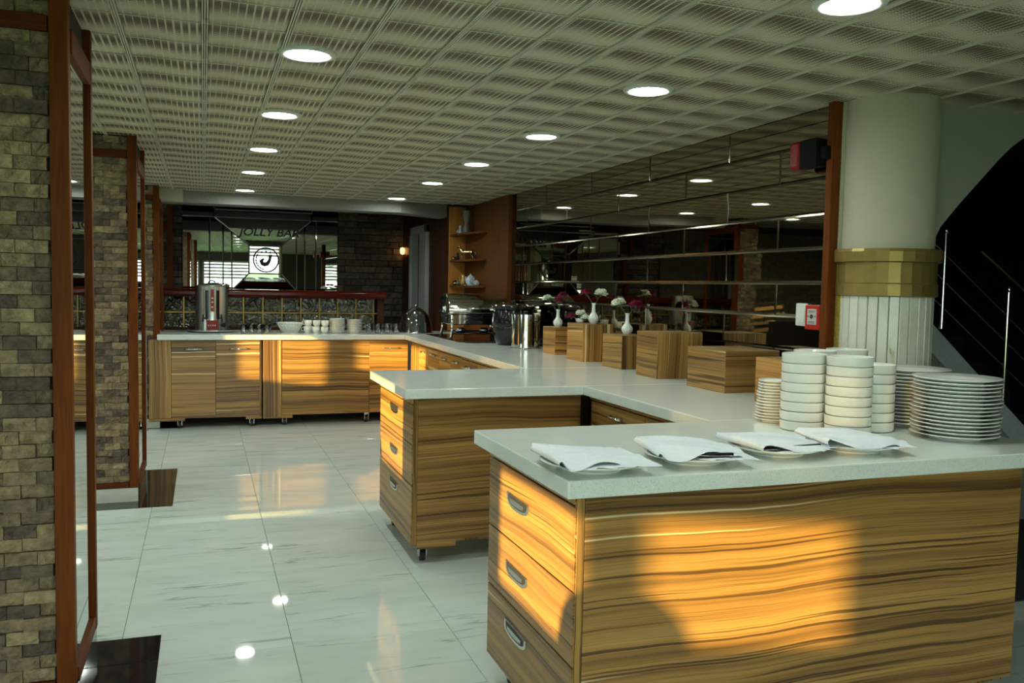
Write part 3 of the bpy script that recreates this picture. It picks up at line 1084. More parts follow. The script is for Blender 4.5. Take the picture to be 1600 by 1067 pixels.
def text_mesh(name, s, size, m, parent, loc, rot, ext=0.0015):
    cu = bpy.data.curves.new(name, 'FONT')
    cu.body = s
    cu.size = size
    cu.extrude = ext
    cu.align_x = 'CENTER'
    cu.align_y = 'CENTER'
    cu.shear = 0.22
    cu.offset = size * 0.012
    tmp = bpy.data.objects.new(name, cu)
    C.objects.link(tmp)
    bpy.context.view_layer.update()
    me = bpy.data.meshes.new_from_object(tmp.evaluated_get(bpy.context.evaluated_depsgraph_get()))
    bpy.data.objects.remove(tmp)
    src = bmesh.new()
    src.from_mesh(me)
    bmesh.ops.remove_doubles(src, verts=src.verts, dist=1e-5)
    bpy.data.meshes.remove(me)
    todo = set(src.verts)
    while todo:                                   # one object for each letter
        isl, front = set(), [todo.pop()]
        while front:
            v_ = front.pop()
            isl.add(v_)
            for e_ in v_.link_edges:
                q = e_.other_vert(v_)
                if q in todo:
                    todo.discard(q)
                    front.append(q)
        one = bmesh.new()
        mp = {v_: one.verts.new((v_.co.x * 1.12, v_.co.y, v_.co.z)) for v_ in isl}
        for f_ in src.faces:
            if f_.verts[0] in isl:
                one.faces.new([mp[q] for q in f_.verts])
        o = fin(name, one, m, parent)
        o.location = Vector(loc) - root_loc(parent)
        o.rotation_euler = rot
    src.free()


text_mesh('letter', 'JOLLY BAR', 0.145, M['print_dark'], bmir, (0.84, YF - .036, 2.12), (radians(90), 0, 0), 0.004)
# ------------------------------------------------------------------ worktops (each slab a thing)


def slab(label, pts):
    cx = sum(p[0] for p in pts) / len(pts)
    cy = sum(p[1] for p in pts) / len(pts)
    bm = prism(B(), [(p[0] - cx, p[1] - cy) for p in pts], 'z', -TH, 0)
    o = fin('worktop', bm, M['quartz'], None, bevel=0.004)
    o.location = (cx, cy, HW)
    return tag(o, label, 'worktop', 'quartz worktop slabs')


G = 0.0006
slab('cream quartz worktop slab carrying the napkin plates and the bowl stacks', [(0.93, 2.13), (2.82, 2.13), (2.82, 3.0 - G), (0.93, 3.0 - G)])
slab('cream quartz worktop slab under the last two wooden display boxes', [(1.93, 3.0), (2.885, 3.0), (2.885, 4.25 - G), (1.93, 4.25 - G)])
slab('cream quartz worktop slab of the empty middle counter', [(0.955, 4.25), (2.885, 4.25), (2.885, 5.235 - G), (0.955, 5.235 - G)])
slab('cream quartz worktop slab under the steel pot and vases', [(1.965, 5.235), (2.88, 5.235), (2.88, 7.2 - G), (1.99, 7.2 - G)])
slab('cream quartz worktop slab at the corner with chafing dish and glass dome', [(1.99, 7.2), (2.85, 7.2), (2.85, 9.75), (2.015, 9.75)])
slab('cream quartz worktop slab under the cups and saucers', [(0.735, 8.99), (2.006, 8.99), (2.006, 9.92), (0.735, 9.92)])
slab('cream quartz worktop slab under the steel urn and glasses', [(-0.42, 8.99), (0.7344, 8.99), (0.7344, 9.92), (-0.42, 9.92)])

# ------------------------------------------------------------------ cabinets
ZB, ZT = 0.105, HW - TH - 0.001


def caster(parent, x, y):
    c = fin('caster', tube(B(), [(x - .012, y, .032), (x + .012, y, .032)], .030, 20), M['rubber'], parent, world=True, smooth=True, angle=40)
    bm = box(B(), x - .022, x - .017, y - .018, y + .018, .03, .09)
    box(bm, x + .017, x + .022, y - .018, y + .018, .03, .09)
    box(bm, x - .025, x + .025, y - .025, y + .025, .085, .104)
    fin('caster_fork', bm, M['chrome'], c, world=True)
    return c


def cup_handle(parent, x, y, z, w_=0.205, h_=0.044):
    """recessed crescent pull on a face that looks to -x"""
    n = 14
    out = [(y + w_ / 2, z + h_ / 2), (y - w_ / 2, z + h_ / 2 - .004)]
    arc = [(y - w_ / 2 * cos(a), z + h_ / 2 - .004 - (h_ * 1.05) * sin(a) ** .42) for a in [pi * i / n for i in range(1, n)]]
    pts = out + arc
    h = fin('handle', prism(B(), pts, 'x', x - .007, x + .002), M['chrome'], parent, world=True, bevel=.0015, seg=1)
    inner = [(y + (p[0] - y) * .86, z + .002 + (p[1] - z) * .72) for p in pts]
    fin('recess', prism(B(), inner, 'x', x - .0078, x - .003), M['recess'], h, world=True)
    lip = [(y + (p[0] - y) * .66, z - .001 + (p[1] - z) * .36) for p in pts]
    fin('pull_lip', prism(B(), lip, 'x', x - .010, x - .006), M['brushed'], h, world=True)
    return h


def bow_handle(parent, c, axis, w_=0.13, out=(0, -1)):
    """arched chrome bar: axis 'x' or 'y' along the face, out = outward xy direction"""
    pts = []
    for i in range(9):
        s = -1 + 2 * i / 8
        d = 0.028 * (1 - s * s) ** .6 + .002
        p = Vector(c) + Vector((out[0] * d, out[1] * d, 0))
        if axis == 'x':
            p.x += s * w_ / 2
        else:
            p.y += s * w_ / 2
        pts.append(p)
    h = fin('handle', tube(B(), pts, [.010, .008, .007, .008, .009, .008, .007, .008, .010], 10), M['chrome'], parent, world=True, smooth=True)
    return h


def end_drawer_cabinet(label, x0, x1, y0, y1, hy, zs):
    """island cabinet: drawers on the end that looks to -x, one broad panel on the side that looks to -y"""
    th = thing('island_cabinet', label, 'cabinet', ((x0 + x1) / 2, (y0 + y1) / 2, 0), 0, 'zebrano buffet cabinets')
    fin('carcass', box(B(), x0 + .02, x1 - .02, y0 + .02, y1 - .02, ZB + .002, ZT), M['zebra_z'], th, world=True)
    fin('front_panel', box(B(), x0 + .028, x1, y0, y0 + .019, ZB + .02, ZT), M['zebra_x'], th, world=True, bevel=.001, seg=1)
    fin('back_panel', box(B(), x0 + .028, x1, y1 - .019, y1, ZB, ZT), M['zebra_x'], th, world=True, bevel=.001, seg=1)
    fin('corner_edge', box(B(), x0 + .004, x0 + .027, y0 - .001, y0 + .018, ZB, ZT), M['zebra_z'], th, world=True, bevel=.002, seg=1)
    fin('top_moulding', box(B(), x0 - .006, x0 + .02, y0 + .004, y1 - .004, ZT - .034, ZT - .004), M['zebra_y'], th, world=True, bevel=.004)
    fin('skirt', box(B(), x0 + .03, x0 + .24, y0 + .001, y0 + .02, ZB - .022, ZB + .02), M['zebra_x'], th, world=True, bevel=.001, seg=1)
    z1 = ZT - .040
    for zlo, zh in zs:
        d = fin('drawer', box(B(), x0 - .002, x0 + .018, y0 + .003, y1 - .003, zlo + .0022, z1 - .0022), M['zebra_y'], th, world=True, bevel=.0022, seg=1)
        cup_handle(d, x0 - .002, hy, zh)
        z1 = zlo
    for cx in (x0 + .075, x1 - .075):
        for cy in (y0 + .07, y1 - .07):
            caster(th, cx, cy)
    return th


end_drawer_cabinet('zebrano island cabinet below the napkin plates, three end drawers and a sunlit side', 0.985, 2.665, 2.195, 3.0 - .03, 2.655, ((.59, .735), (.372, .497), (.105, .292)))
end_drawer_cabinet('zebrano island cabinet of the middle counter with three end drawers and steel casters', 1.01, 1.95, 4.32, 5.17, 4.745, ((.632, .768), (.42, .537), (.105, .337)))


def run_cabinet(label, x, y0, y1, doors, knobs=True, back=2.86):
    """cabinet along the mirror wall, its fronts look to -x"""
    th = thing('base_cabinet', label, 'cabinet', ((x + back) / 2, (y0 + y1) / 2, 0), 0, 'zebrano buffet cabinets')
    fin('carcass', box(B(), x + .02, back, y0, y1, ZB, ZT), M['zebra_z'], th, world=True)
    fin('top_moulding', box(B(), x + .004, x + .03, y0 + .002, y1 - .002, ZT - .03, ZT - .004), M['zebra_y'], th, world=True, bevel=.003)
    for a, b in zip(doors, doors[1:]):
        d = fin('drawer', box(B(), x, x + .019, a + .002, b - .002, ZT - .23, ZT - .034), M['zebra_y'], th, world=True, bevel=.002, seg=1)
        fin('door', box(B(), x, x + .019, a + .002, b - .002, ZB, ZT - .234), M['zebra_y'], th, world=True, bevel=.002, seg=1)
        bow_handle(d, (x, (a + b) / 2, ZT - .085), 'y', min(.13, (b - a) * .4), (-1, 0))
    for cy in (y0 + .1, y1 - .1):
        caster(th, x + .1, cy)
    return th


run_cabinet('zebrano base cabinet between the middle counter and the bowl counter', 1.99, 3.02, 4.30, [3.05, 3.66, 4.27])
run_cabinet('zebrano base cabinet with drawers under the pot and vases', 2.035, 5.20, 6.98, [5.22, 5.65, 6.08, 6.50, 6.96])
run_cabinet('zebrano base cabinet with drawers below the chafing dish', 2.065, 7.0, 9.03, [7.02, 7.40, 7.80, 8.20, 8.60])

# far counter: urn cabinet and cup cabinet
YC = 9.05
th = thing('base_cabinet', 'zebrano base cabinet with two chrome handled doors below the steel urn', 'cabinet', (0.03, 9.4, 0), 0, 'zebrano buffet cabinets')
fin('carcass', box(B(), -0.49, .555, YC + .02, 9.85, ZB, ZT), M['zebra_z'], th, world=True)
fin('filler_panel', box(B(), -0.50, -0.298, YC - .004, YC + .018, ZB, ZT), M['zebra_z'], th, world=True, bevel=.002, seg=1)
for a, b in ((-.296, .114), (.116, .536)):
    d = fin('door', box(B(), a + .001, b - .001, YC, YC + .019, ZB + .015, ZT - .01), M['zebra_x'], th, world=True, bevel=.002, seg=1)
    bow_handle(d, ((a + b) / 2 + .005, YC, .785), 'x', .17, (0, -1))
fin('bottom_rail', box(B(), -.296, .536, YC + .001, YC + .019, ZB - .004, ZB + .014), M['zebra_x'], th, world=True)
for a, b in ((-.5, -.17), (.40, .555)):
    fin('foot_block', box(B(), a, b, YC + .002, YC + .02, ZB - .03, ZB - .004), M['zebra_x'], th, world=True)
for cx in (-.22, .46):
    caster(th, cx, YC + .03)
th = thing('base_cabinet', 'zebrano base cabinet with one broad plain panel below the cups', 'cabinet', (1.3, 9.4, 0), 0, 'zebrano buffet cabinets')
fin('carcass', box(B(), .575, 2.06, YC + .02, 9.85, ZB, ZT), M['zebra_z'], th, world=True)
fin('filler_panel', box(B(), .568, .748, YC - .004, YC + .018, ZB - .02, ZT), M['zebra_z'], th, world=True, bevel=.002, seg=1)
fin('broad_panel', box(B(), .751, 1.642, YC, YC + .019, ZB, ZT - .006), M['zebra_x'], th, world=True, bevel=.001, seg=1)
d = fin('door', box(B(), 1.645, 2.055, YC, YC + .019, ZB, ZT - .006), M['zebra_x'], th, world=True, bevel=.002, seg=1)
bow_handle(d, (1.87, YC, .785), 'x', .17, (0, -1))
fin('foot_block', box(B(), .568, .86, YC + .002, YC + .02, ZB - .03, ZB - .001), M['zebra_x'], th, world=True)
for cx in (.78, 1.62):
    caster(th, cx, YC + .03)
fp = thing('end_post', 'slim grey metal post standing at the end of the urn counter', 'post', (-0.53, 9.0, 0))
fin('upright', box(B(), -.545, -.515, 8.98, 9.01, 0, .95), M['door_grey'], fp, world=True, bevel=.003)
fin('foot_plate', box(B(), -.56, -.50, 8.965, 9.025, 0, .012), M['brushed'], fp, world=True, bevel=.002)

# ------------------------------------------------------------------ display boxes
BOXES = [(2.60, 2.76, 6.28, 6.54, 1.143, 'small zebrano display box holding the vase beside the steel pot', 'x'),
         (2.552, 2.79, 5.65, 5.93, 1.198, 'tall zebrano display box carrying a vase and loose carnations', 'z'),
         (2.572, 2.78, 5.07, 5.36, 1.150, 'low zebrano display box with one vase of carnations', 'z'),
         (2.515, 2.82, 4.50, 4.76, 1.200, 'tall zebrano display box with an empty top, next to the long box', 'z'),
         (2.52, 2.85, 3.80, 4.17, 1.146, 'long low zebrano display box with an empty top', 'x'),
         (2.49, 2.80, 3.24, 3.50, 1.142, 'zebrano display box half hidden behind the bowl stacks', 'x')]
for x0, x1, y0, y1, zt, lab, gf in BOXES:
    th = thing('display_box', lab, 'box', ((x0 + x1) / 2, (y0 + y1) / 2, HW), 0, 'wooden display boxes')
    fin('side_panel', box(B(), x0, x0 + .016, y0 + .001, y1, HW, zt - .001), M['zebra_y'], th, world=True, bevel=.0012, seg=1)
    fin('side_panel', box(B(), x1 - .016, x1, y0 + .001, y1, HW, zt - .001), M['zebra_y'], th, world=True, bevel=.0012, seg=1)
    fin('front_panel', box(B(), x0 + .0005, x1 - .0005, y0, y0 + .016, HW, zt - .001), M['zebra_' + gf], th, world=True, bevel=.0012, seg=1)
    fin('rear_panel', box(B(), x0 + .016, x1 - .016, y1 - .016, y1, HW, zt - .016), M['zebra_x'], th, world=True)
    fin('top_panel', box(B(), x0 + .002, x1 - .002, y0 + .002, y1, zt - .016, zt), M['zebra_y'], th, world=True, bevel=.001, seg=1)

# ------------------------------------------------------------------ vases and carnations


def vase(label, x, y, z, h=0.145):
    th = thing('bud_vase', label, 'vase', (x, y, z), 0, 'white bud vases')
    prof = [(0, .002), (.020, 0), (.024, .004), (.034, .018), (.039, .034), (.037, .050), (.025, .066), (.0145, .080), (.013, .10), (.0125, .13), (.0165, .146), (.0135, .145), (.010, .12), (0, .11)]
    prof = [(r_, zz * h / .146) for r_, zz in prof]
    fin('body', lathe(B(), prof, 32, cap=False, flute=.03, fn=8), M['porcelain'], th, smooth=True)
    fin('foot', lathe(B(), [(0, 0), (.022, 0), (.023, .003), (.019, .006), (0, .006)], 24, cap=False), M['porcelain'], th, smooth=True)
    return th


def bloom_mesh(name, m, seed, r=0.036):
    rg = random.Random(seed)
    bm = B()
    for ring, (n, el, rr) in enumerate(((10, 10, 1.0), (10, 35, .97), (8, 58, .9), (6, 80, .8))):
        for k in range(n):
            a = 2 * pi * (k + .5 * ring) / n + rg.uniform(-.2, .2)
            e = radians(el + rg.uniform(-8, 8))
            L = r * rr * rg.uniform(.85, 1.1)
            d = Vector((cos(a) * cos(e), sin(a) * cos(e), sin(e)))
            s = Vector((-sin(a), cos(a), 0))
            up_ = d.cross(s) * -1
            w_ = r * .62
            base = [bm.verts.new(d * L * .15 + s * w_ * .15 * q) for q in (-1, 0, 1)]
            mid = [bm.verts.new(d * L * .7 + s * w_ * .75 * q + up_ * rg.uniform(-.004, .004)) for q in (-1, 0, 1)]
            tip = []
            for i in range(5):
                q = -1 + .5 * i
                tip.append(bm.verts.new(d * L * (1.0 - .12 * q * q + (.07 if i % 2 else -.03)) + s * w_ * q + up_ * rg.uniform(-.007, .007)))
            for A in (base, mid), :
                for i in range(2):
                    bm.faces.new((A[0][i], A[0][i + 1], A[1][i + 1], A[1][i]))
            bm.faces.new((mid[0], mid[1], tip[2], tip[1], tip[0]))
            bm.faces.new((mid[1], mid[2], tip[4], tip[3], tip[2]))
    me = bpy.data.meshes.new(name)
    bm.to_mesh(me)
    bm.free()
    me.materials.append(m)
    return me


BL = {'white': [bloom_mesh('bloom', M['petal_white'], s) for s in (1, 2)], 'magenta': [bloom_mesh('bloom', M['petal_red'], s) for s in (3, 4)]}


def carnation(label, root, head, colr, size=1.0, k=0, group='carnations in the bud vases'):
    th = thing('carnation', label, 'flower', root, 0, group)
    d = Vector(head) - Vector(root)
    mid = d * .5 + Vector((d.x * -.12, d.y * -.12, .0))
    inst('bloom', BL[colr][k % 2], th, d - Vector((0, 0, .004)), (-d.y * 3, d.x * 3, k * 1.3), (size * 1.2,) * 3)
    fin('stem', tube(B(), [(0, 0, 0), mid, d], .0022, 6), M['leaf'], th, smooth=True)
    fin('calyx', lathe(B(), [(0.002, -.02), (.007, -.012), (.008, .004), (0, .006)], 10, d.x, d.y, d.z, cap=False), M['leaf'], th, smooth=True)
    lf = B()
    for s_, hgt in ((1, .35), (-1, .55)):
        b0 = d * hgt
        v0, v1, v2, v3 = (lf.verts.new(p) for p in (b0, b0 + Vector((s_ * .012, .003, .025)), b0 + Vector((s_ * .030, 0, .045)), b0 + Vector((s_ * .010, -.003, .030))))
        lf.faces.new((v0, v1, v2, v3))
    fin('leaf', lf, M['leaf'], th)
    return th


VS = [(2.655, 6.36, 1.143, .140, 'white bud vase on the small box beside the steel pot'),
      (2.675, 5.74, 1.198, .150, 'tallest standing white bud vase, on the tall box with loose carnations'),
      (2.672, 5.20, 1.150, .143, 'white bud vase alone on the low display box')]
for x, y, z, h, lab in VS:
    vase(lab, x, y, z, h)
carnation('white carnation drooping from the vase beside the steel pot', (2.655, 6.36, 1.24), (2.575, 6.40, 1.366), 'white', .9, 0)
carnation('dark red carnation at the middle of the vase beside the pot', (2.655, 6.36, 1.24), (2.640, 6.31, 1.352), 'magenta', .9, 0)
carnation('magenta carnation leaning highest from the vase beside the pot', (2.655, 6.36, 1.24), (2.705, 6.39, 1.390), 'magenta', 1.0, 1)
carnation('magenta carnation in the tallest standing bud vase', (2.675, 5.74, 1.31), (2.635, 5.79, 1.418), 'magenta', 1.0, 0)
carnation('large white carnation in the tallest standing bud vase', (2.675, 5.74, 1.31), (2.72, 5.72, 1.414), 'white', 1.15, 1)
carnation('white carnation in the vase on the low display box', (2.672, 5.20, 1.26), (2.615, 5.22, 1.354), 'white', 1.1, 0)
carnation('magenta carnation in the vase on the low display box', (2.672, 5.20, 1.26), (2.72, 5.17, 1.340), 'magenta', 1.2, 1)
lv = thing('flower_bowl', 'low white flower bowl on the tall box beside the tallest vase', 'vase', (2.622, 5.86, 1.198))
fin('body', lathe(B(), [(0, 0), (.022, 0), (.03, .012), (.034, .03), (.031, .03), (.025, .012), (0, .006)], 24, cap=False), M['porcelain'], lv, smooth=True)
fin('rim', lathe(B(), [(.030, .028), (.036, .029), (.036, .033), (.030, .033), (.030, .028)], 24, cap=False), M['porcelain'], lv, smooth=True)
for i, (dx, dy, dz, c_, s_, lab) in enumerate(((-.062, .02, .046, 'magenta', .8, 'magenta carnation lying at one side of the low flower bowl'), (.0, -.01, .066, 'white', .95, 'white carnation on top of the low flower bowl'), (.018, -.058, .036, 'white', .8, 'white carnation hanging over the front of the low flower bowl'), (.060, .045, .052, 'magenta', .75, 'dark magenta carnation behind the tallest vase in the low bowl'))):
    carnation(lab, (2.622, 5.86, 1.212), (2.622 + dx, 5.86 + dy, 1.198 + dz), c_, s_, i, 'carnations in the low bowl')

# ------------------------------------------------------------------ crockery on the front worktop


def mesh_of(name, bm, mats, smooth=True):
    o = fin(name, bm, mats, None, smooth=smooth)
    me = o.data
    bpy.data.objects.remove(o)
    return me


def plate_profile(R, h):
    return [(0, .004), (R * .58, .004), (R * .64, .007), (R * .985, h - .002), (R, h), (R * .985, h + .002), (R * .66, .0125), (R * .60, .0085), (0, .0085)]


def plate_base(R, h):
    return [(0, .0035), (R * .54, .0035), (R * .56, 0), (R * .59, 0), (R * .60, .006), (R * .56, .0062), (0, .006)]


def plate_meshes(R, h, m, nm):
    return mesh_of(nm, lathe(B(), plate_profile(R, h), 48, cap=False), m), mesh_of('foot_ring', lathe(B(), plate_base(R, h), 40, cap=False), m)


DIN = plate_meshes(0.152, 0.022, M['porcelain'], 'dish')
SAU = plate_meshes(0.076, 0.016, M['porcelain'], 'dish')
FAR_S = plate_meshes(0.083, 0.014, M['porcelain'], 'dish')


def stack(name, cat, meshes, x, y, z, n, dz, jit, labels, group, rg, grow=0.0):
    for k in range(n):
        lab = labels(k, n)
        th = thing(name, lab, cat, (x + rg.uniform(-jit, jit), y + rg.uniform(-jit, jit), z + k * dz), rg.uniform(0, 6), group)
        s = 1 + grow * (k / max(1, n - 1))
        for nm, me in (('dish', meshes[0]), ('foot_ring', meshes[1])):
            o = inst(nm, me, th, (0, 0, 0))
            o.scale = (s, s, 1)


ORD = 'first second third fourth fifth sixth seventh eighth ninth tenth eleventh twelfth thirteenth fourteenth fifteenth sixteenth'.split()


def three(topl, botl, midl):
    return lambda k, n: topl if k == n - 1 else botl if k == 0 else midl.replace(' within', ', %s from the top of' % ORD[n - 1 - k])


rg = random.Random(5)
stack('dinner_plate', 'plate', DIN, 2.607, 2.435, HW, 16, .0136, .004, three('topmost white dinner plate of the stack at the worktop end', 'bottom white dinner plate of the stack at the worktop end', 'white dinner plate within the stack at the worktop end'), 'dinner plates stacked at the worktop end', rg)
stack('dinner_plate', 'plate', DIN, 2.688, 2.742, HW, 16, .0138, .005, three('topmost white dinner plate of the stack right behind the bowls', 'bottom white dinner plate of the stack right behind the bowls', 'white dinner plate within the stack right behind the bowls'), 'dinner plates stacked behind the bowls', rg)
stack('saucer', 'saucer', SAU, 2.175, 2.925, HW, 14, .0118, .002, three('topmost white saucer of the tapering stack before the display box', 'bottom white saucer of the tapering stack before the display box', 'white saucer within the tapering stack before the display box'), 'saucers stacked before the display box', rg, -0.14)

BR, BH = 0.083, 0.0375
bowl_me = mesh_of('bowl_wall', lathe(B(), [(0, .006), (BR * .62, .0035), (BR * .90, .0012), (BR * .965, .0035), (BR * .988, .009), (BR * 1.0, BH - .0035), (BR * 1.0, BH - .001), (BR * .985, BH), (BR * .965, BH - .002), (BR * .93, .018), (BR * .8, .013), (0, .011)], 48, cap=False), M['stoneware'])
bowl_ft = mesh_of('foot_ring', lathe(B(), [(0, .0055), (BR * .56, .0055), (BR * .58, 0), (BR * .64, 0), (BR * .67, .008), (0, .008)], 40, cap=False), M['stoneware'])


def bowl_stack(x, y, n, where, jit=.0015):
    for k in range(n):
        lab = ('topmost' if k == n - 1 else 'bottom') + ' cream bowl of the stack ' + where if k in (0, n - 1) else 'cream bowl, %s from the top of the stack ' % ORD[n - 1 - k] + where
        th = thing('soup_bowl', lab, 'bowl', (x + rg.uniform(-jit, jit), y + rg.uniform(-jit, jit), HW + k * .0364), 0, 'bowls in the stack ' + where)
        inst('bowl_wall', bowl_me, th, (0, 0, 0))
        inst('foot_ring', bowl_ft, th, (0, 0, 0))


bowl_stack(2.165, 2.735, 8, 'nearest the saucers')
bowl_stack(2.257, 2.592, 8, 'just behind the last napkin plate')
bowl_stack(2.342, 2.895, 8, 'hidden behind the saucer side stack')
bowl_stack(2.543, 2.942, 8, 'hidden behind the middle stack')
bowl_stack(2.430, 2.665, 7, 'beside the dinner plates')

# napkin plates
NPL = [(1.065, 2.275, .152), (1.415, 2.300, .150), (1.755, 2.345, .150), (2.055, 2.335, .150)]
NLAB = ['at the worktop corner', 'second from the worktop corner, fork showing', 'third from the worktop corner, fork showing', 'closest to the bowl stacks']


def napkin_mesh(name, seed, wx, wy, lift, curl, rot):
    """folded paper napkin: a lower leaf, a rolled fold at one end, and an upper leaf with drooping corners"""
    rg_ = random.Random(seed)
    nu, nv = 44, 22
    bm = B()
    g = []
    ph = [rg_.uniform(0, 6) for _ in range(6)]
    for i in range(nu + 1):
        t_ = i / nu
        row = []
        for j in range(nv + 1):
            v_ = -1 + 2 * j / nv
            if t_ < .42:
                s = t_ / .42
                x = wx * (.80 - 1.70 * s)
                zz = .004 + .003 * sin(5 * v_ + ph[0])
                yy = v_ * wy * .86
            elif t_ < .54:
                a = (t_ - .42) / .12 * pi
                x = -wx * .90 - curl * sin(a)
                zz = .004 + curl * (1 - cos(a)) * (.75 + .2 * sin(2 * v_ + ph[1]))
                yy = v_ * wy * .90
            else:
                s = (t_ - .54) / .46
                x = wx * (-.90 + 1.92 * s)
                zz = .006 + 1.5 * curl * (1 - s) ** 2 + lift * sin(pi * min(1, s * 1.05)) * (1 - .55 * v_ * v_)
                zz += .0045 * sin(4 * s + 3 * v_ + ph[2]) + .003 * sin(9 * v_ + 4 * s + ph[3])
                yy = v_ * wy * (1.0 + .06 * sin(5 * s + ph[4]))
                # scalloped front edge and drooping corners
                if v_ < -.5:
                    e = (-.5 - v_) / .5
                    yy += -.022 * e * sin(7 * s + ph[5]) 
                    zz -= .012 * e * (1 + sin(7 * s + ph[5]))
                zz -= .020 * max(0, s - .75) / .25 * abs(v_) ** 2
            row.append(bm.verts.new((x * cos(rot) - yy * sin(rot), x * sin(rot) + yy * cos(rot), max(.0005, zz))))
        g.append(row)
    for i in range(nu):
        for j in range(nv):
            bm.faces.new((g[i][j], g[i + 1][j], g[i + 1][j + 1], g[i][j + 1]))
    return bm


plate_b = None
for i, ((x, y, R), lab) in enumerate(zip(NPL, NLAB)):
    th = thing('dinner_plate', 'white dinner plate under a folded napkin, ' + lab, 'plate', (x, y, HW), 0, 'napkin plates')
    inst('dish', DIN[0], th, (0, 0, 0), None, (R / .152, R / .152, 1.25))
    inst('foot_ring', DIN[1], th, (0, 0, 0), None, (R / .152, R / .152, 1.25))
    nk = thing('napkin', 'folded white paper napkin on the plate ' + lab, 'napkin', (x, y, HW + .0302), 0, 'folded napkins')
    fin('sheet', napkin_mesh('sheet', 30 + i, .151, .134, .014 if i else .006, .012, [-.02, -.18, .06, -.22][i]), M['linen'], nk, smooth=True)
    hem = B()
    r_ = [-.02, -.18, .06, -.22][i]
    ribbon = [(-.10 + .2 * k / 10, -.118 - .006 * sin(k * 1.4 + i)) for k in range(11)]
    prev = None
    for k, (a, b) in enumerate(ribbon):
        p = Vector((a * cos(r_) - b * sin(r_), a * sin(r_) + b * cos(r_), 0))
        v0 = hem.verts.new(p + Vector((0, 0, .0015)))
        v1 = hem.verts.new(p + Vector((0, -.020 - .010 * (k % 3), .001)))
        if prev:
            hem.faces.new((prev[0], v0, v1, prev[1]))
        prev = (v0, v1)
    fin('under_fold', hem, M['linen'], nk)
    if i in (1, 2):
        fk = thing('fork', 'steel fork tucked in the napkin on the plate ' + lab.split(',')[0], 'fork', (x, y, HW + .0355), [-.18, .06][i - 1] - .12, 'forks in the napkins')
        fin('handle', tube(B(), [(.10, -.095, .004), (.03, -.105, .006), (-.03, -.108, .006)], [.006, .004, .003], 8), M['black_metal'], fk, smooth=True)
        hd = prism(B(), [(-.03, -.103), (-.045, -.096), (-.075, -.096), (-.075, -.120), (-.045, -.120), (-.03, -.112)], 'z', .003, .005)
        fin('head', hd, M['black_metal'], fk)
        for q in range(4):
            fin('tine', box(B(), -.115, -.075, -.119 + q * .0062, -.1165 + q * .0062, .003, .005), M['black_metal'], fk)
        fin('blade_edge', box(B(), -.10, .06, -.1135, -.1105, .001, .003), M['steel'], fk)

# ------------------------------------------------------------------ far worktop: urn, glasses, cups
tr = thing('serving_tray', 'round steel tray under the coffee urn', 'tray', (0.085, 9.55, HW))
fin('base', lathe(B(), [(0, 0), (.20, 0), (.235, .010), (.245, .020), (.238, .020), (.20, .006), (0, .005)], 48, cap=False), M['brushed'], tr, smooth=True)
fin('rim', lathe(B(), [(.238, .018), (.248, .018), (.250, .022), (.240, .024), (.238, .018)], 48, cap=False), M['chrome'], tr, smooth=True)
ur = thing('coffee_urn', 'tall brushed steel tea urn with red label and two black taps', 'urn', (0.085, 9.56, HW + .006))
UR, UH = 0.163, 0.475
fin('body', lathe(B(), [(0, 0), (UR, 0), (UR + .002, .01), (UR, .02), (UR, UH - .02), (UR + .003, UH - .015), (UR + .003, UH), (UR - .02, UH + .002), (0, UH + .004)], 56, cap=False), M['brushed'], ur, smooth=True, angle=40)
ld = fin('lid', lathe(B(), [(UR - .02, UH), (UR - .03, UH + .012), (.05, UH + .025), (0, UH + .027)], 40, cap=False), M['brushed'], ur, smooth=True)
fin('lid_handle', tube(B(), [(-.035 * cos(a) * 1.0, 0, UH + .022 + .03 * sin(a)) for a in [pi * i / 8 for i in range(9)]], .006, 8), M['black_metal'], ld, smooth=True)


def curved_plate(a0, a1, z0, z1, r, n=10):
    bm = B()
    pr_ = None
    for i in range(n + 1):
        a = a0 + (a1 - a0) * i / n
        ring = [bm.verts.new((rr * cos(a), rr * sin(a), zz)) for rr, zz in ((r, z0), (r, z1), (r - .006, z1), (r - .006, z0))]
        if pr_:
            for k in range(4):
                bm.faces.new((pr_[k], ring[k], ring[(k + 1) % 4], pr_[(k + 1) % 4]))
        else:
            bm.faces.new(ring)
        pr_ = ring
    bm.faces.new(pr_[::-1])
    return bm


A0 = radians(-89)
fin('label_plate', curved_plate(A0 - .10, A0 + .10, .21, UH - .04, UR + .004), M['label_red'], ur)
fin('base_label', curved_plate(A0 - .34, A0 + .34, .02, .12, UR + .004), M['label_red'], ur)
for s_ in (-1, 1):
    fin('sight_band', curved_plate(A0 + s_ * .33 - .10, A0 + s_ * .33 + .10, .13, UH - .05, UR + .003), M['black_gloss'], ur)
    ax = A0 + s_ * .44
    tp = fin('tap', tube(B(), [(UR * cos(ax), UR * sin(ax), .14), ((UR + .05) * cos(ax), (UR + .05) * sin(ax), .14), ((UR + .055) * cos(ax), (UR + .055) * sin(ax), .105)], .011, 10), M['black_metal'], ur, smooth=True, angle=50)
    fin('tap_lever', tube(B(), [((UR + .04) * cos(ax), (UR + .04) * sin(ax), .145), ((UR + .045) * cos(ax), (UR + .045) * sin(ax), .185)], .007, 8), M['black_metal'], tp, smooth=True)
kb = radians(-50)
fin('thermostat_knob', tube(B(), [((UR - .004) * cos(kb), (UR - .004) * sin(kb), .07), ((UR + .018) * cos(kb), (UR + .018) * sin(kb), .07)], .024, 20), M['black_metal'], ur, smooth=True, angle=50)
for z_ in (.30, .34, .25):
    fin('label_mark', curved_plate(A0 - .06, A0 + .06, z_, z_ + .012, UR + .0046, 4), M['print_grey'], ur)
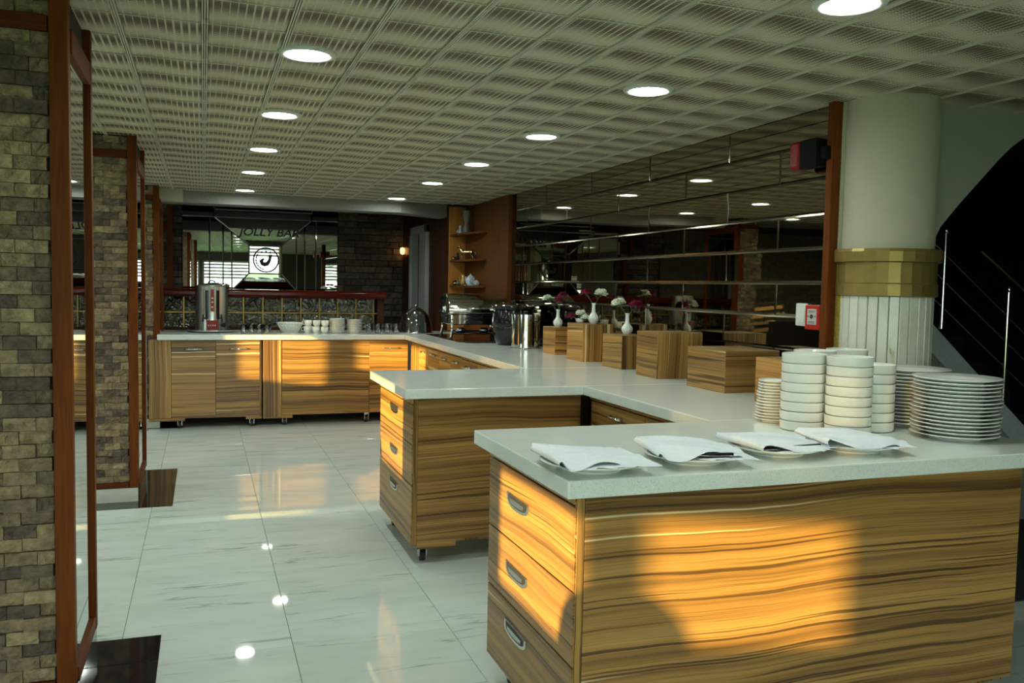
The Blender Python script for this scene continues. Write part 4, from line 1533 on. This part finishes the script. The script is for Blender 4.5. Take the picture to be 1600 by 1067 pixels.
for k in range(4):
    fin('label_mark', curved_plate(A0 - .26 + k * .13, A0 - .20 + k * .13, .06, .075, UR + .0046, 3), M['print_grey'], ur)


def glass_meshes(R, h):
    return mesh_of('glass_wall', lathe(B(), [(R * .82, .002), (R * .86, .0), (R * .9, h * .4), (R, h), (R - .002, h), (R * .9 - .003, h * .4), (R * .78, .010), (0, .009)], 24, cap=False), M['glass'])


TEA = glass_meshes(.034, .092)
TEAB = mesh_of('glass_base', lathe(B(), [(0, 0), (.027, 0), (.028, .004), (.026, .009), (0, .009)], 24, cap=False), M['glass'])
k = 0
for row, y in enumerate((9.20, 9.31)):
    for i in range(4):
        x = .385 + i * .076 + row * .02
        th = thing('tumbler', 'clear glass tumbler, %s from the urn in the %s row' % (ORD[i], 'front' if row == 0 else 'rear'), 'glass', (x, y, HW), 0, 'tumblers by the urn')
        inst('glass_wall', TEA, th, (0, 0, 0))
        inst('glass_base', TEAB, th, (0, 0, 0))
MUGW = glass_meshes(.042, .105)
MUGB = mesh_of('glass_base', lathe(B(), [(0, 0), (.034, 0), (.036, .004), (.033, .010), (0, .010)], 24, cap=False), M['glass'])
MUGH = mesh_of('handle', tube(B(), [(.04, 0, .085), (.062, 0, .08), (.066, 0, .05), (.058, 0, .028), (.037, 0, .022)], .005, 8), M['glass'])
for row, (y, x0, n_) in enumerate(((9.22, 1.665, 4), (9.34, 1.70, 3))):
    for i in range(n_):
        th = thing('glass_mug', 'clear glass mug, %s from the saucer stack in the %s row' % (ORD[i], 'front' if row == 0 else 'rear'), 'mug', (x0 + i * .098, y, HW), .5 + i, 'glass mugs by the dome')
        inst('glass_wall', MUGW, th, (0, 0, 0))
        inst('glass_base', MUGB, th, (0, 0, 0))
        inst('handle', MUGH, th, (0, 0, 0))
# openwork bread bowl
bw = thing('openwork_bowl', 'white openwork bread bowl between the tumblers and cups', 'bowl', (0.868, 9.45, HW))
fin('base', lathe(B(), [(0, 0), (.085, 0), (.088, .010), (.08, .014), (0, .012)], 40, cap=False), M['porcelain'], bw, smooth=True)
fin('rim', lathe(B(), [(.128, .092), (.142, .098), (.143, .106), (.130, .106), (.128, .092)], 40, cap=False), M['porcelain'], bw, smooth=True)
fin('liner', lathe(B(), [(.080, .012), (.122, .096), (.120, .096), (.077, .014)], 40, cap=False), M['stoneware'], bw, smooth=True)
lat = []
for k in range(28):
    for s_ in (-1, 1):
        pts = []
        for q in range(6):
            f_ = q / 5
            a = 2 * pi * k / 28 + s_ * f_ * .40
            r_ = .087 + (.132 - .087) * f_
            pts.append((r_ * cos(a), r_ * sin(a), .010 + .086 * f_))
        lat.append(pts)
lb = B()
for pts in lat:
    tube(lb, pts, .0032, 5)
o = fin('lattice_wall', lb, M['porcelain'], bw, smooth=True)
o['kind'] = 'stuff'
# cups
CUPW = mesh_of('cup_wall', lathe(B(), [(0, .004), (.022, .004), (.030, .008), (.039, .030), (.041, .066), (.0385, .066), (.036, .030), (.026, .011), (0, .009)], 28, cap=False), M['porcelain'])
CUPF = mesh_of('cup_foot', lathe(B(), [(0, .003), (.02, .003), (.021, 0), (.025, 0), (.026, .006), (0, .006)], 24, cap=False), M['porcelain'])
CUPH = mesh_of('handle', tube(B(), [(.038, 0, .056), (.058, 0, .054), (.064, 0, .038), (.056, 0, .022), (.036, 0, .018)], .0042, 8), M['porcelain'])
for (x, y, lev, rz, lab) in ((1.042, 9.40, 0, 2.9, 'lower white coffee cup at the outer end of the cup group'), (1.128, 9.36, 0, -1.3, 'lower white coffee cup in the middle of the cup group'), (1.214, 9.33, 0, -1.8, 'lower white coffee cup touching the first saucer stack'), (1.050, 9.40, 1, 3.0, 'upper white coffee cup at the outer end of the cup group'), (1.135, 9.36, 1, -1.7, 'upper white coffee cup in the middle of the cup group'), (1.219, 9.33, 1, -1.4, 'upper white coffee cup touching the first saucer stack'), (1.07, 9.53, 0, 1.2, 'white coffee cup standing behind the cup group')):
    th = thing('coffee_cup', lab, 'cup', (x, y, HW + lev * .0665), rz, 'coffee cups')
    for nm, me in (('cup_wall', CUPW), ('cup_foot', CUPF), ('handle', CUPH)):
        inst(nm, me, th, (0, 0, 0))
stack('saucer', 'saucer', FAR_S, 1.345, 9.33, HW, 13, .0117, .002, three('topmost saucer of the taller stack beside the coffee cups', 'bottom saucer of the taller stack beside the coffee cups', 'white saucer within the taller stack beside the coffee cups'), 'saucers in the taller stack by the cups', rg)
stack('saucer', 'saucer', FAR_S, 1.532, 9.33, HW, 12, .0118, .003, three('topmost saucer of the stack beside the glass mugs', 'bottom saucer of the stack beside the glass mugs', 'white saucer within the stack beside the glass mugs'), 'saucers in the stack by the mugs', rg)
# glass dome
dm = thing('glass_dome', 'clear glass food dome on a steel base at the counter corner', 'food dome', (2.20, 9.32, HW))
fin('base_plate', lathe(B(), [(0, 0), (.185, 0), (.195, .008), (.19, .014), (0, .014)], 48, cap=False), M['chrome'], dm, smooth=True)
pr_ = [(.182 * cos(a), .014 + .27 * sin(a)) for a in [pi / 2 * i / 14 for i in range(15)]]
pr2 = [(max(0, r_ - .004), z_ - .004 if z_ > .03 else z_) for r_, z_ in pr_[::-1]]
pr_[-1] = (0, pr_[-1][1])
pr2[0] = (0, pr2[0][1])
fin('cover', lathe(B(), pr_ + pr2, 48, cap=False), M['dome'], dm, smooth=True)
fin('knob', lathe(B(), [(0, .282), (.01, .284), (.016, .296), (.012, .308), (0, .312)], 20, cap=False), M['chrome'], dm, smooth=True)

# ------------------------------------------------------------------ chafing dish, kettle, pot, hob
hob = thing('hob_panel', 'black inset warming panel with steel edge around the chafing dish', 'hob', (2.52, 8.35, HW))
fin('plate', box(B(), 2.25, 2.80, 7.72, 9.05, HW, HW + .006), M['black_gloss'], hob, world=True, bevel=.002, seg=1)
for (a, b, c_, d_) in ((2.235, 2.25, 7.705, 9.065), (2.80, 2.815, 7.705, 9.065), (2.25, 2.80, 7.705, 7.72), (2.25, 2.80, 9.05, 9.065)):
    fin('edge_strip', box(B(), a, b, c_, d_, HW, HW + .006), M['brushed'], hob, world=True, bevel=.001, seg=1)
cab_ = fin('power_cable', tube(B(), [(2.28 + .5 * i / 16, 7.66 + .018 * sin(i * 1.3), HW + .005) for i in range(17)], .005, 8), M['rubber'], None, smooth=True)
tag(cab_, 'black power cable snaking before the warming panel', 'cable')

ch = thing('chafing_dish', 'polished steel roll top chafing dish on a four legged frame', 'chafing dish', (2.535, 8.30, HW + .007), radians(-4))
CXW, CYW = 0.285, 0.25
fin('water_pan', prism(B(), [(-CXW + .02, -CYW), (CXW - .02, -CYW), (CXW, -CYW + .02), (CXW, CYW - .02), (CXW - .02, CYW), (-CXW + .02, CYW), (-CXW, CYW - .02), (-CXW, -CYW + .02)], 'z', .145, .245), M['steel'], ch, bevel=.008)
fin('food_rim', box(B(), -CXW - .012, CXW + .012, -CYW - .012, CYW + .012, .245, .262), M['steel'], ch, bevel=.005)
lid_p = [(-CYW * cos(a), .262 + .185 * sin(a) ** .75) for a in [pi * i / 20 for i in range(21)]]
lidr = fin('roll_top', prism(B(), lid_p, 'x', -CXW, CXW), M['steel'], ch, bevel=.006, smooth=True, angle=35)
for s_ in (-1, 1):
    fin('end_cap', tube(B(), [(s_ * (CXW - .004), 0, .29), (s_ * (CXW + .02), 0, .29)], .03, 20), M['chrome'], lidr, smooth=True, angle=50)
fin('lid_handle', tube(B(), [(-.09, -CYW - .004, .30), (-.09, -CYW - .04, .305), (.09, -CYW - .04, .305), (.09, -CYW - .004, .30)], .009, 10), M['chrome'], lidr, smooth=True)
for sx in (-1, 1):
    for sy in (-1, 1):
        lg = fin('leg', tube(B(), [(sx * (CXW - .03), sy * (CYW - .01), .2), (sx * (CXW - .03), sy * (CYW - .005), .1), (sx * (CXW - .02), sy * CYW, .008)], [.016, .013, .016], 10), M['chrome'], ch, smooth=True)
        fin('foot_pad', lathe(B(), [(0, 0), (.022, 0), (.022, .01), (0, .012)], 16, sx * (CXW - .02), sy * CYW, 0, cap=False), M['rubber'], lg, smooth=True)
for sy in (-1, 1):
    fin('frame_rail', tube(B(), [(-CXW + .03, sy * (CYW - .006), .06), (CXW - .03, sy * (CYW - .006), .06)], .008, 8), M['black_metal'], ch, smooth=True)
fin('burner_shelf', box(B(), -.16, .16, -.12, .12, .045, .055), M['black_metal'], ch, bevel=.002)
for sx in (-1, 1):
    bn = fin('fuel_burner', lathe(B(), [(0, .056), (.045, .056), (.047, .10), (.03, .108), (0, .108)], 24, sx * .12, 0, 0, cap=False), M['brushed'], ch, smooth=True)

kt = thing('soup_kettle', 'round black enamel soup kettle with steel rim beside the chafing dish', 'soup kettle', (2.665, 7.45, HW))
fin('body', lathe(B(), [(0, .004), (.135, .004), (.15, .012), (.178, .07), (.192, .15), (.192, .165), (.188, .17), (.192, .176), (.190, .22), (.18, .30), (.172, .325), (0, .33)], 56, cap=False), M['black_gloss'], kt, smooth=True, angle=50)
fin('base_ring', lathe(B(), [(0, 0), (.13, 0), (.14, .006), (.135, .012), (0, .012)], 40, cap=False), M['rubber'], kt, smooth=True)
fin('rim_band', lathe(B(), [(.172, .322), (.196, .326), (.198, .352), (.19, .358), (.17, .358), (.172, .322)], 48, cap=False), M['black_gloss'], kt, smooth=True)
kl = fin('lid', lathe(B(), [(.185, .356), (.18, .364), (.10, .376), (0, .380)], 48, cap=False), M['steel'], kt, smooth=True)
fin('lid_knob', lathe(B(), [(0, .378), (.012, .38), (.02, .392), (.014, .402), (0, .405)], 20, cap=False), M['black_metal'], kl, smooth=True)

pt = thing('steel_pot', 'tall polished steel cylinder pot mirroring the room', 'pot', (2.615, 6.98, HW))
PR = .122
fin('body', lathe(B(), [(0, .006), (PR, .006), (PR, .285), (PR - .003, .285), (PR - .003, .012), (0, .012)], 64, cap=False), M['steel'], pt, smooth=True, angle=40)
fin('base_flange', lathe(B(), [(0, 0), (PR + .007, 0), (PR + .008, .004), (PR, .010), (0, .010)], 48, cap=False), M['steel'], pt, smooth=True, angle=40)
fin('rim', lathe(B(), [(PR - .004, .280), (PR + .004, .282), (PR + .004, .292), (PR - .004, .292), (PR - .004, .280)], 48, cap=False), M['chrome'], pt, smooth=True, angle=40)

# ------------------------------------------------------------------ fittings on the mirror wall
sw = thing('light_switch', 'white rocker light switch on the mirror tiles', 'light switch', (XR - .008, 3.68, 1.34))
fin('plate', box(B(), -.012, .0, -.045, .045, -.058, .058), M['white_plastic'], sw, bevel=.006)
fin('rocker', prism(B(), [(-.016, -.04), (-.010, -.04), (-.010, .04), (-.012, .04)], 'y', -.028, .028), M['white_plastic'], sw, bevel=.002)
fc = thing('fire_call_point', 'red fire alarm call point next to the light switch', 'fire alarm', (XR - .008, 3.572, 1.33))
fin('housing', box(B(), -.03, 0, -.055, .055, -.062, .062), M['red_plastic'], fc, bevel=.005)
gp = fin('glass_plate', box(B(), -.033, -.029, -.034, .034, -.036, .042), M['print_grey'], fc, bevel=.001, seg=1)
fin('press_dot', tube(B(), [(-.035, 0, .004), (-.032, 0, .004)], .011, 20), M['print_dark'], gp, smooth=True, angle=50)
for z_ in (-.022, -.028, .026, .032):
    fin('print_line', box(B(), -.0336, -.0328, -.024, .024, z_ - .0012, z_ + .0012), M['print_dark'], gp)
for s_ in (-1, 1):
    fin('print_arrow', prism(B(), [(s_ * .018, .004), (s_ * .028, .010), (s_ * .028, -.002)], 'x', -.0338, -.0328), M['red_plastic'], gp)
sr = thing('alarm_sounder', 'dark red alarm sounder with red lens mounted high on the wood trim', 'alarm', (2.84, 3.47, 2.13))
fin('housing', box(B(), -.05, .02, .035, .16, -.065, .072), M['black_paint'], sr, bevel=.008)
fin('lens', box(B(), -.055, .015, .15, .235, -.07, .075), M['red_lens'], sr, bevel=.018, seg=3)
fin('bracket', box(B(), -.02, .02, -.002, .04, -.03, .03), M['black_paint'], sr, bevel=.003)

# ------------------------------------------------------------------ ornaments on the corner shelf


def lathe_thing(name, label, cat, loc, prof, m, parts=(), seg=24):
    th = thing(name, label, cat, loc, 0, None)
    fin('body', lathe(B(), prof, seg, cap=False), m, th, smooth=True)
    for nm, bm, mm in parts:
        fin(nm, bm, mm, th, smooth=True)
    return th


z = SH_Z[2]
lathe_thing('urn_vase', 'tall grey waisted urn vase on the top corner shelf', 'vase', (2.80, 9.42, z), [(0, 0), (.045, 0), (.05, .02), (.048, .07), (.03, .10), (.026, .12), (.04, .15), (.05, .20), (.052, .24), (.062, .255), (.05, .255), (.04, .20), (0, .16)], M['grey_ceramic'], [('foot', lathe(B(), [(0, 0), (.05, 0), (.052, .01), (.045, .014), (0, .014)], 24, cap=False), M['grey_ceramic'])])
fg = thing('ceramic_figurine', 'small pale ceramic figurine beside the urn vase', 'figurine', (2.765, 9.56, z))
fin('body', lathe(B(), [(0, 0), (.035, 0), (.03, .03), (.018, .06), (.022, .075), (.015, .095), (0, .105)], 16, cap=False), M['blue_glaze'], fg, smooth=True)
fin('arm', tube(B(), [(.012, 0, .06), (-.03, -.01, .045), (-.045, 0, .02)], [.009, .008, .006], 8), M['blue_glaze'], fg, smooth=True)
# horse
z = SH_Z[1]
hs = thing('horse_figurine', 'brass horse figurine standing on the middle corner shelf', 'figurine', (2.785, 9.36, z), radians(45))
hs.scale = (0.97, 0.97, 0.97)
hb = B()
hs_paths = [([(.0, -.075, .088), (0, -.03, .085), (0, .03, .085), (0, .07, .092)], [.024, .022, .024, .020]),
            ([(0, .06, .092), (0, .085, .12), (0, .10, .15)], [.020, .014, .011]),
            ([(0, .094, .150), (0, .115, .145), (0, .135, .130)], [.012, .010, .006]),
            ([(.012, .065, .08), (.012, .07, .045), (.012, .066, .006)], [.010, .007, .007]),
            ([(-.012, .06, .08), (-.012, .075, .05), (-.012, .06, .03)], [.010, .007, .006]),
            ([(.013, -.065, .085), (.013, -.05, .055), (.013, -.075, .035), (.013, -.07, .006)], [.014, .010, .007, .007]),
            ([(-.013, -.07, .085), (-.013, -.058, .055), (-.013, -.082, .035), (-.013, -.08, .006)], [.014, .010, .007, .007]),
            ([(0, -.09, .10), (0, -.112, .085), (0, -.115, .045)], [.007, .008, .003]),
            ([(0, .098, .158), (0, .096, .172)], [.005, .002])]
for pts, rr in hs_paths:
    tube(hb, pts, rr, 10)
ho = fin('body', hb, M['brass'], hs)
rm = ho.modifiers.new('remesh', 'REMESH')
rm.mode = 'VOXEL'
rm.voxel_size = .0042
rm.use_smooth_shade = True
fin('base', box(B(), -.025, .025, -.10, .09, 0, .006), M['black_metal'], hs, bevel=.002)
lathe_thing('brass_bowl', 'small brass bowl on the middle corner shelf', 'bowl', (2.725, 9.68, z), [(0, 0), (.015, 0), (.028, .012), (.03, .03), (.026, .03), (.02, .014), (0, .008)], M['brass'], [('lid', lathe(B(), [(.03, .03), (.02, .038), (0, .046)], 20, cap=False), M['brass'])])
ob = thing('stone_ornament', 'small dark carved ornament on the middle corner shelf', 'ornament', (2.735, 9.56, z))
fin('body', lathe(B(), [(0, 0), (.022, 0), (.02, .03), (.012, .05), (.018, .065), (.006, .085), (0, .088)], 12, cap=False), M['black_metal'], ob, smooth=True)
fin('plinth', box(B(), -.026, .026, -.026, .026, 0, .008), M['black_metal'], ob, bevel=.001, seg=1)
# jug and tea set
z = SH_Z[0]
jg = thing('honey_jug', 'honey coloured glazed jug on the lowest corner shelf', 'jug', (2.77, 9.44, z + .001))
fin('body', lathe(B(), [(0, 0), (.026, 0), (.033, .03), (.03, .06), (.02, .09), (.023, .118), (.019, .118), (.016, .09), (0, .07)], 20, cap=False), M['gold_glaze'], jg, smooth=True)
fin('handle', tube(B(), [(-.022, 0, .105), (-.045, 0, .095), (-.045, 0, .06), (-.03, 0, .045)], .005, 8), M['gold_glaze'], jg, smooth=True)
tp = thing('teapot', 'blue and white porcelain teapot on the lowest corner shelf', 'teapot', (2.79, 9.22, z + .005))
fin('body', lathe(B(), [(0, 0), (.035, 0), (.055, .03), (.058, .055), (.045, .085), (.03, .098), (0, .1)], 24, cap=False), M['blue_glaze'], tp, smooth=True)
fin('lid', lathe(B(), [(.03, .098), (.02, .108), (.006, .114), (.008, .124), (0, .13)], 20, cap=False), M['blue_glaze'], tp, smooth=True)
fin('spout', tube(B(), [(-.02, .045, .035), (-.03, .075, .06), (-.034, .085, .095)], [.014, .01, .007], 10), M['blue_glaze'], tp, smooth=True)
fin('handle', tube(B(), [(.01, -.045, .085), (.01, -.085, .08), (.01, -.085, .035), (.01, -.05, .025)], .006, 8), M['blue_glaze'], tp, smooth=True)
ty = thing('porcelain_saucer', 'oval pale saucer under the blue teapot', 'saucer', (2.79, 9.22, z))
fin('dish', lathe(B(), [(0, 0), (.05, 0), (.078, .004), (.078, .006), (.05, .004), (0, .004)], 28, cap=False), M['porcelain'], ty, smooth=True)
fin('foot_ring', lathe(B(), [(.03, 0), (.034, 0), (.034, .002), (.03, .002), (.03, 0)], 20, cap=False), M['porcelain'], ty, smooth=True)
for (x, y, lab, m_) in ((2.815, 9.075, 'blue and white sugar pot beside the teapot', M['blue_glaze']), (2.745, 9.53, 'small grey lidded pot beside the honey jug', M['grey_ceramic']), (2.725, 9.62, 'small dark round pot at the tip of the lowest shelf', M['brass'])):
    lathe_thing('small_pot', lab, 'pot', (x, y, z), [(0, 0), (.022, 0), (.034, .02), (.034, .035), (.026, .045), (0, .046)], m_, [('lid', lathe(B(), [(.027, .045), (.018, .055), (.005, .058), (.006, .066), (0, .07)], 18, cap=False), m_)])

# ------------------------------------------------------------------ unseen chairs, added by the side windows to shape shadows on the cabinets


def add_shadow_chair(label, x, y, rz, zc=.70, ry=.14, rad=.22):
    th = thing('shadow_chair', label, 'chair', (x, y, 0), rz, 'added shadow chairs')
    fin('seat', lathe(B(), [(0, .42), (.20, .42), (.215, .44), (.20, .47), (0, .475)], 32, cap=False), M['dark_wood'], th, smooth=True)
    bk = B()
    pts = [(ry * cos(2 * pi * i / 36), zc + rad * sin(2 * pi * i / 36)) for i in range(36)]
    prism(bk, pts, 'x', .19, .225)
    fin('backrest', bk, M['dark_wood'], th, bevel=.006)
    for sx in (-1, 1):
        for sy in (-1, 1):
            fin('leg', tube(B(), [(sx * .15, sy * .15, .43), (sx * .18, sy * .17, 0)], [.02, .014], 10), M['dark_wood'], th, smooth=True)
    for s_ in (-1, 1):
        fin('back_support', box(B(), .185, .205, s_ * .09 - .015, s_ * .09 + .015, .43, zc), M['dark_wood'], th)
    return th


add_shadow_chair('dark oval backed chair added for its shadow, near the side window, level with the bowl counter', -2.0, 0.63, pi + AZ)
add_shadow_chair('dark oval backed chair added for its shadow, near the side window beyond the middle pillar', -2.0, 7.24, pi + AZ, .68, .18, .25)
add_shadow_chair('dark oval backed chair added for its shadow, near the side window behind the first pillar', -2.0, 3.72, pi + AZ, .70, .13, .2)
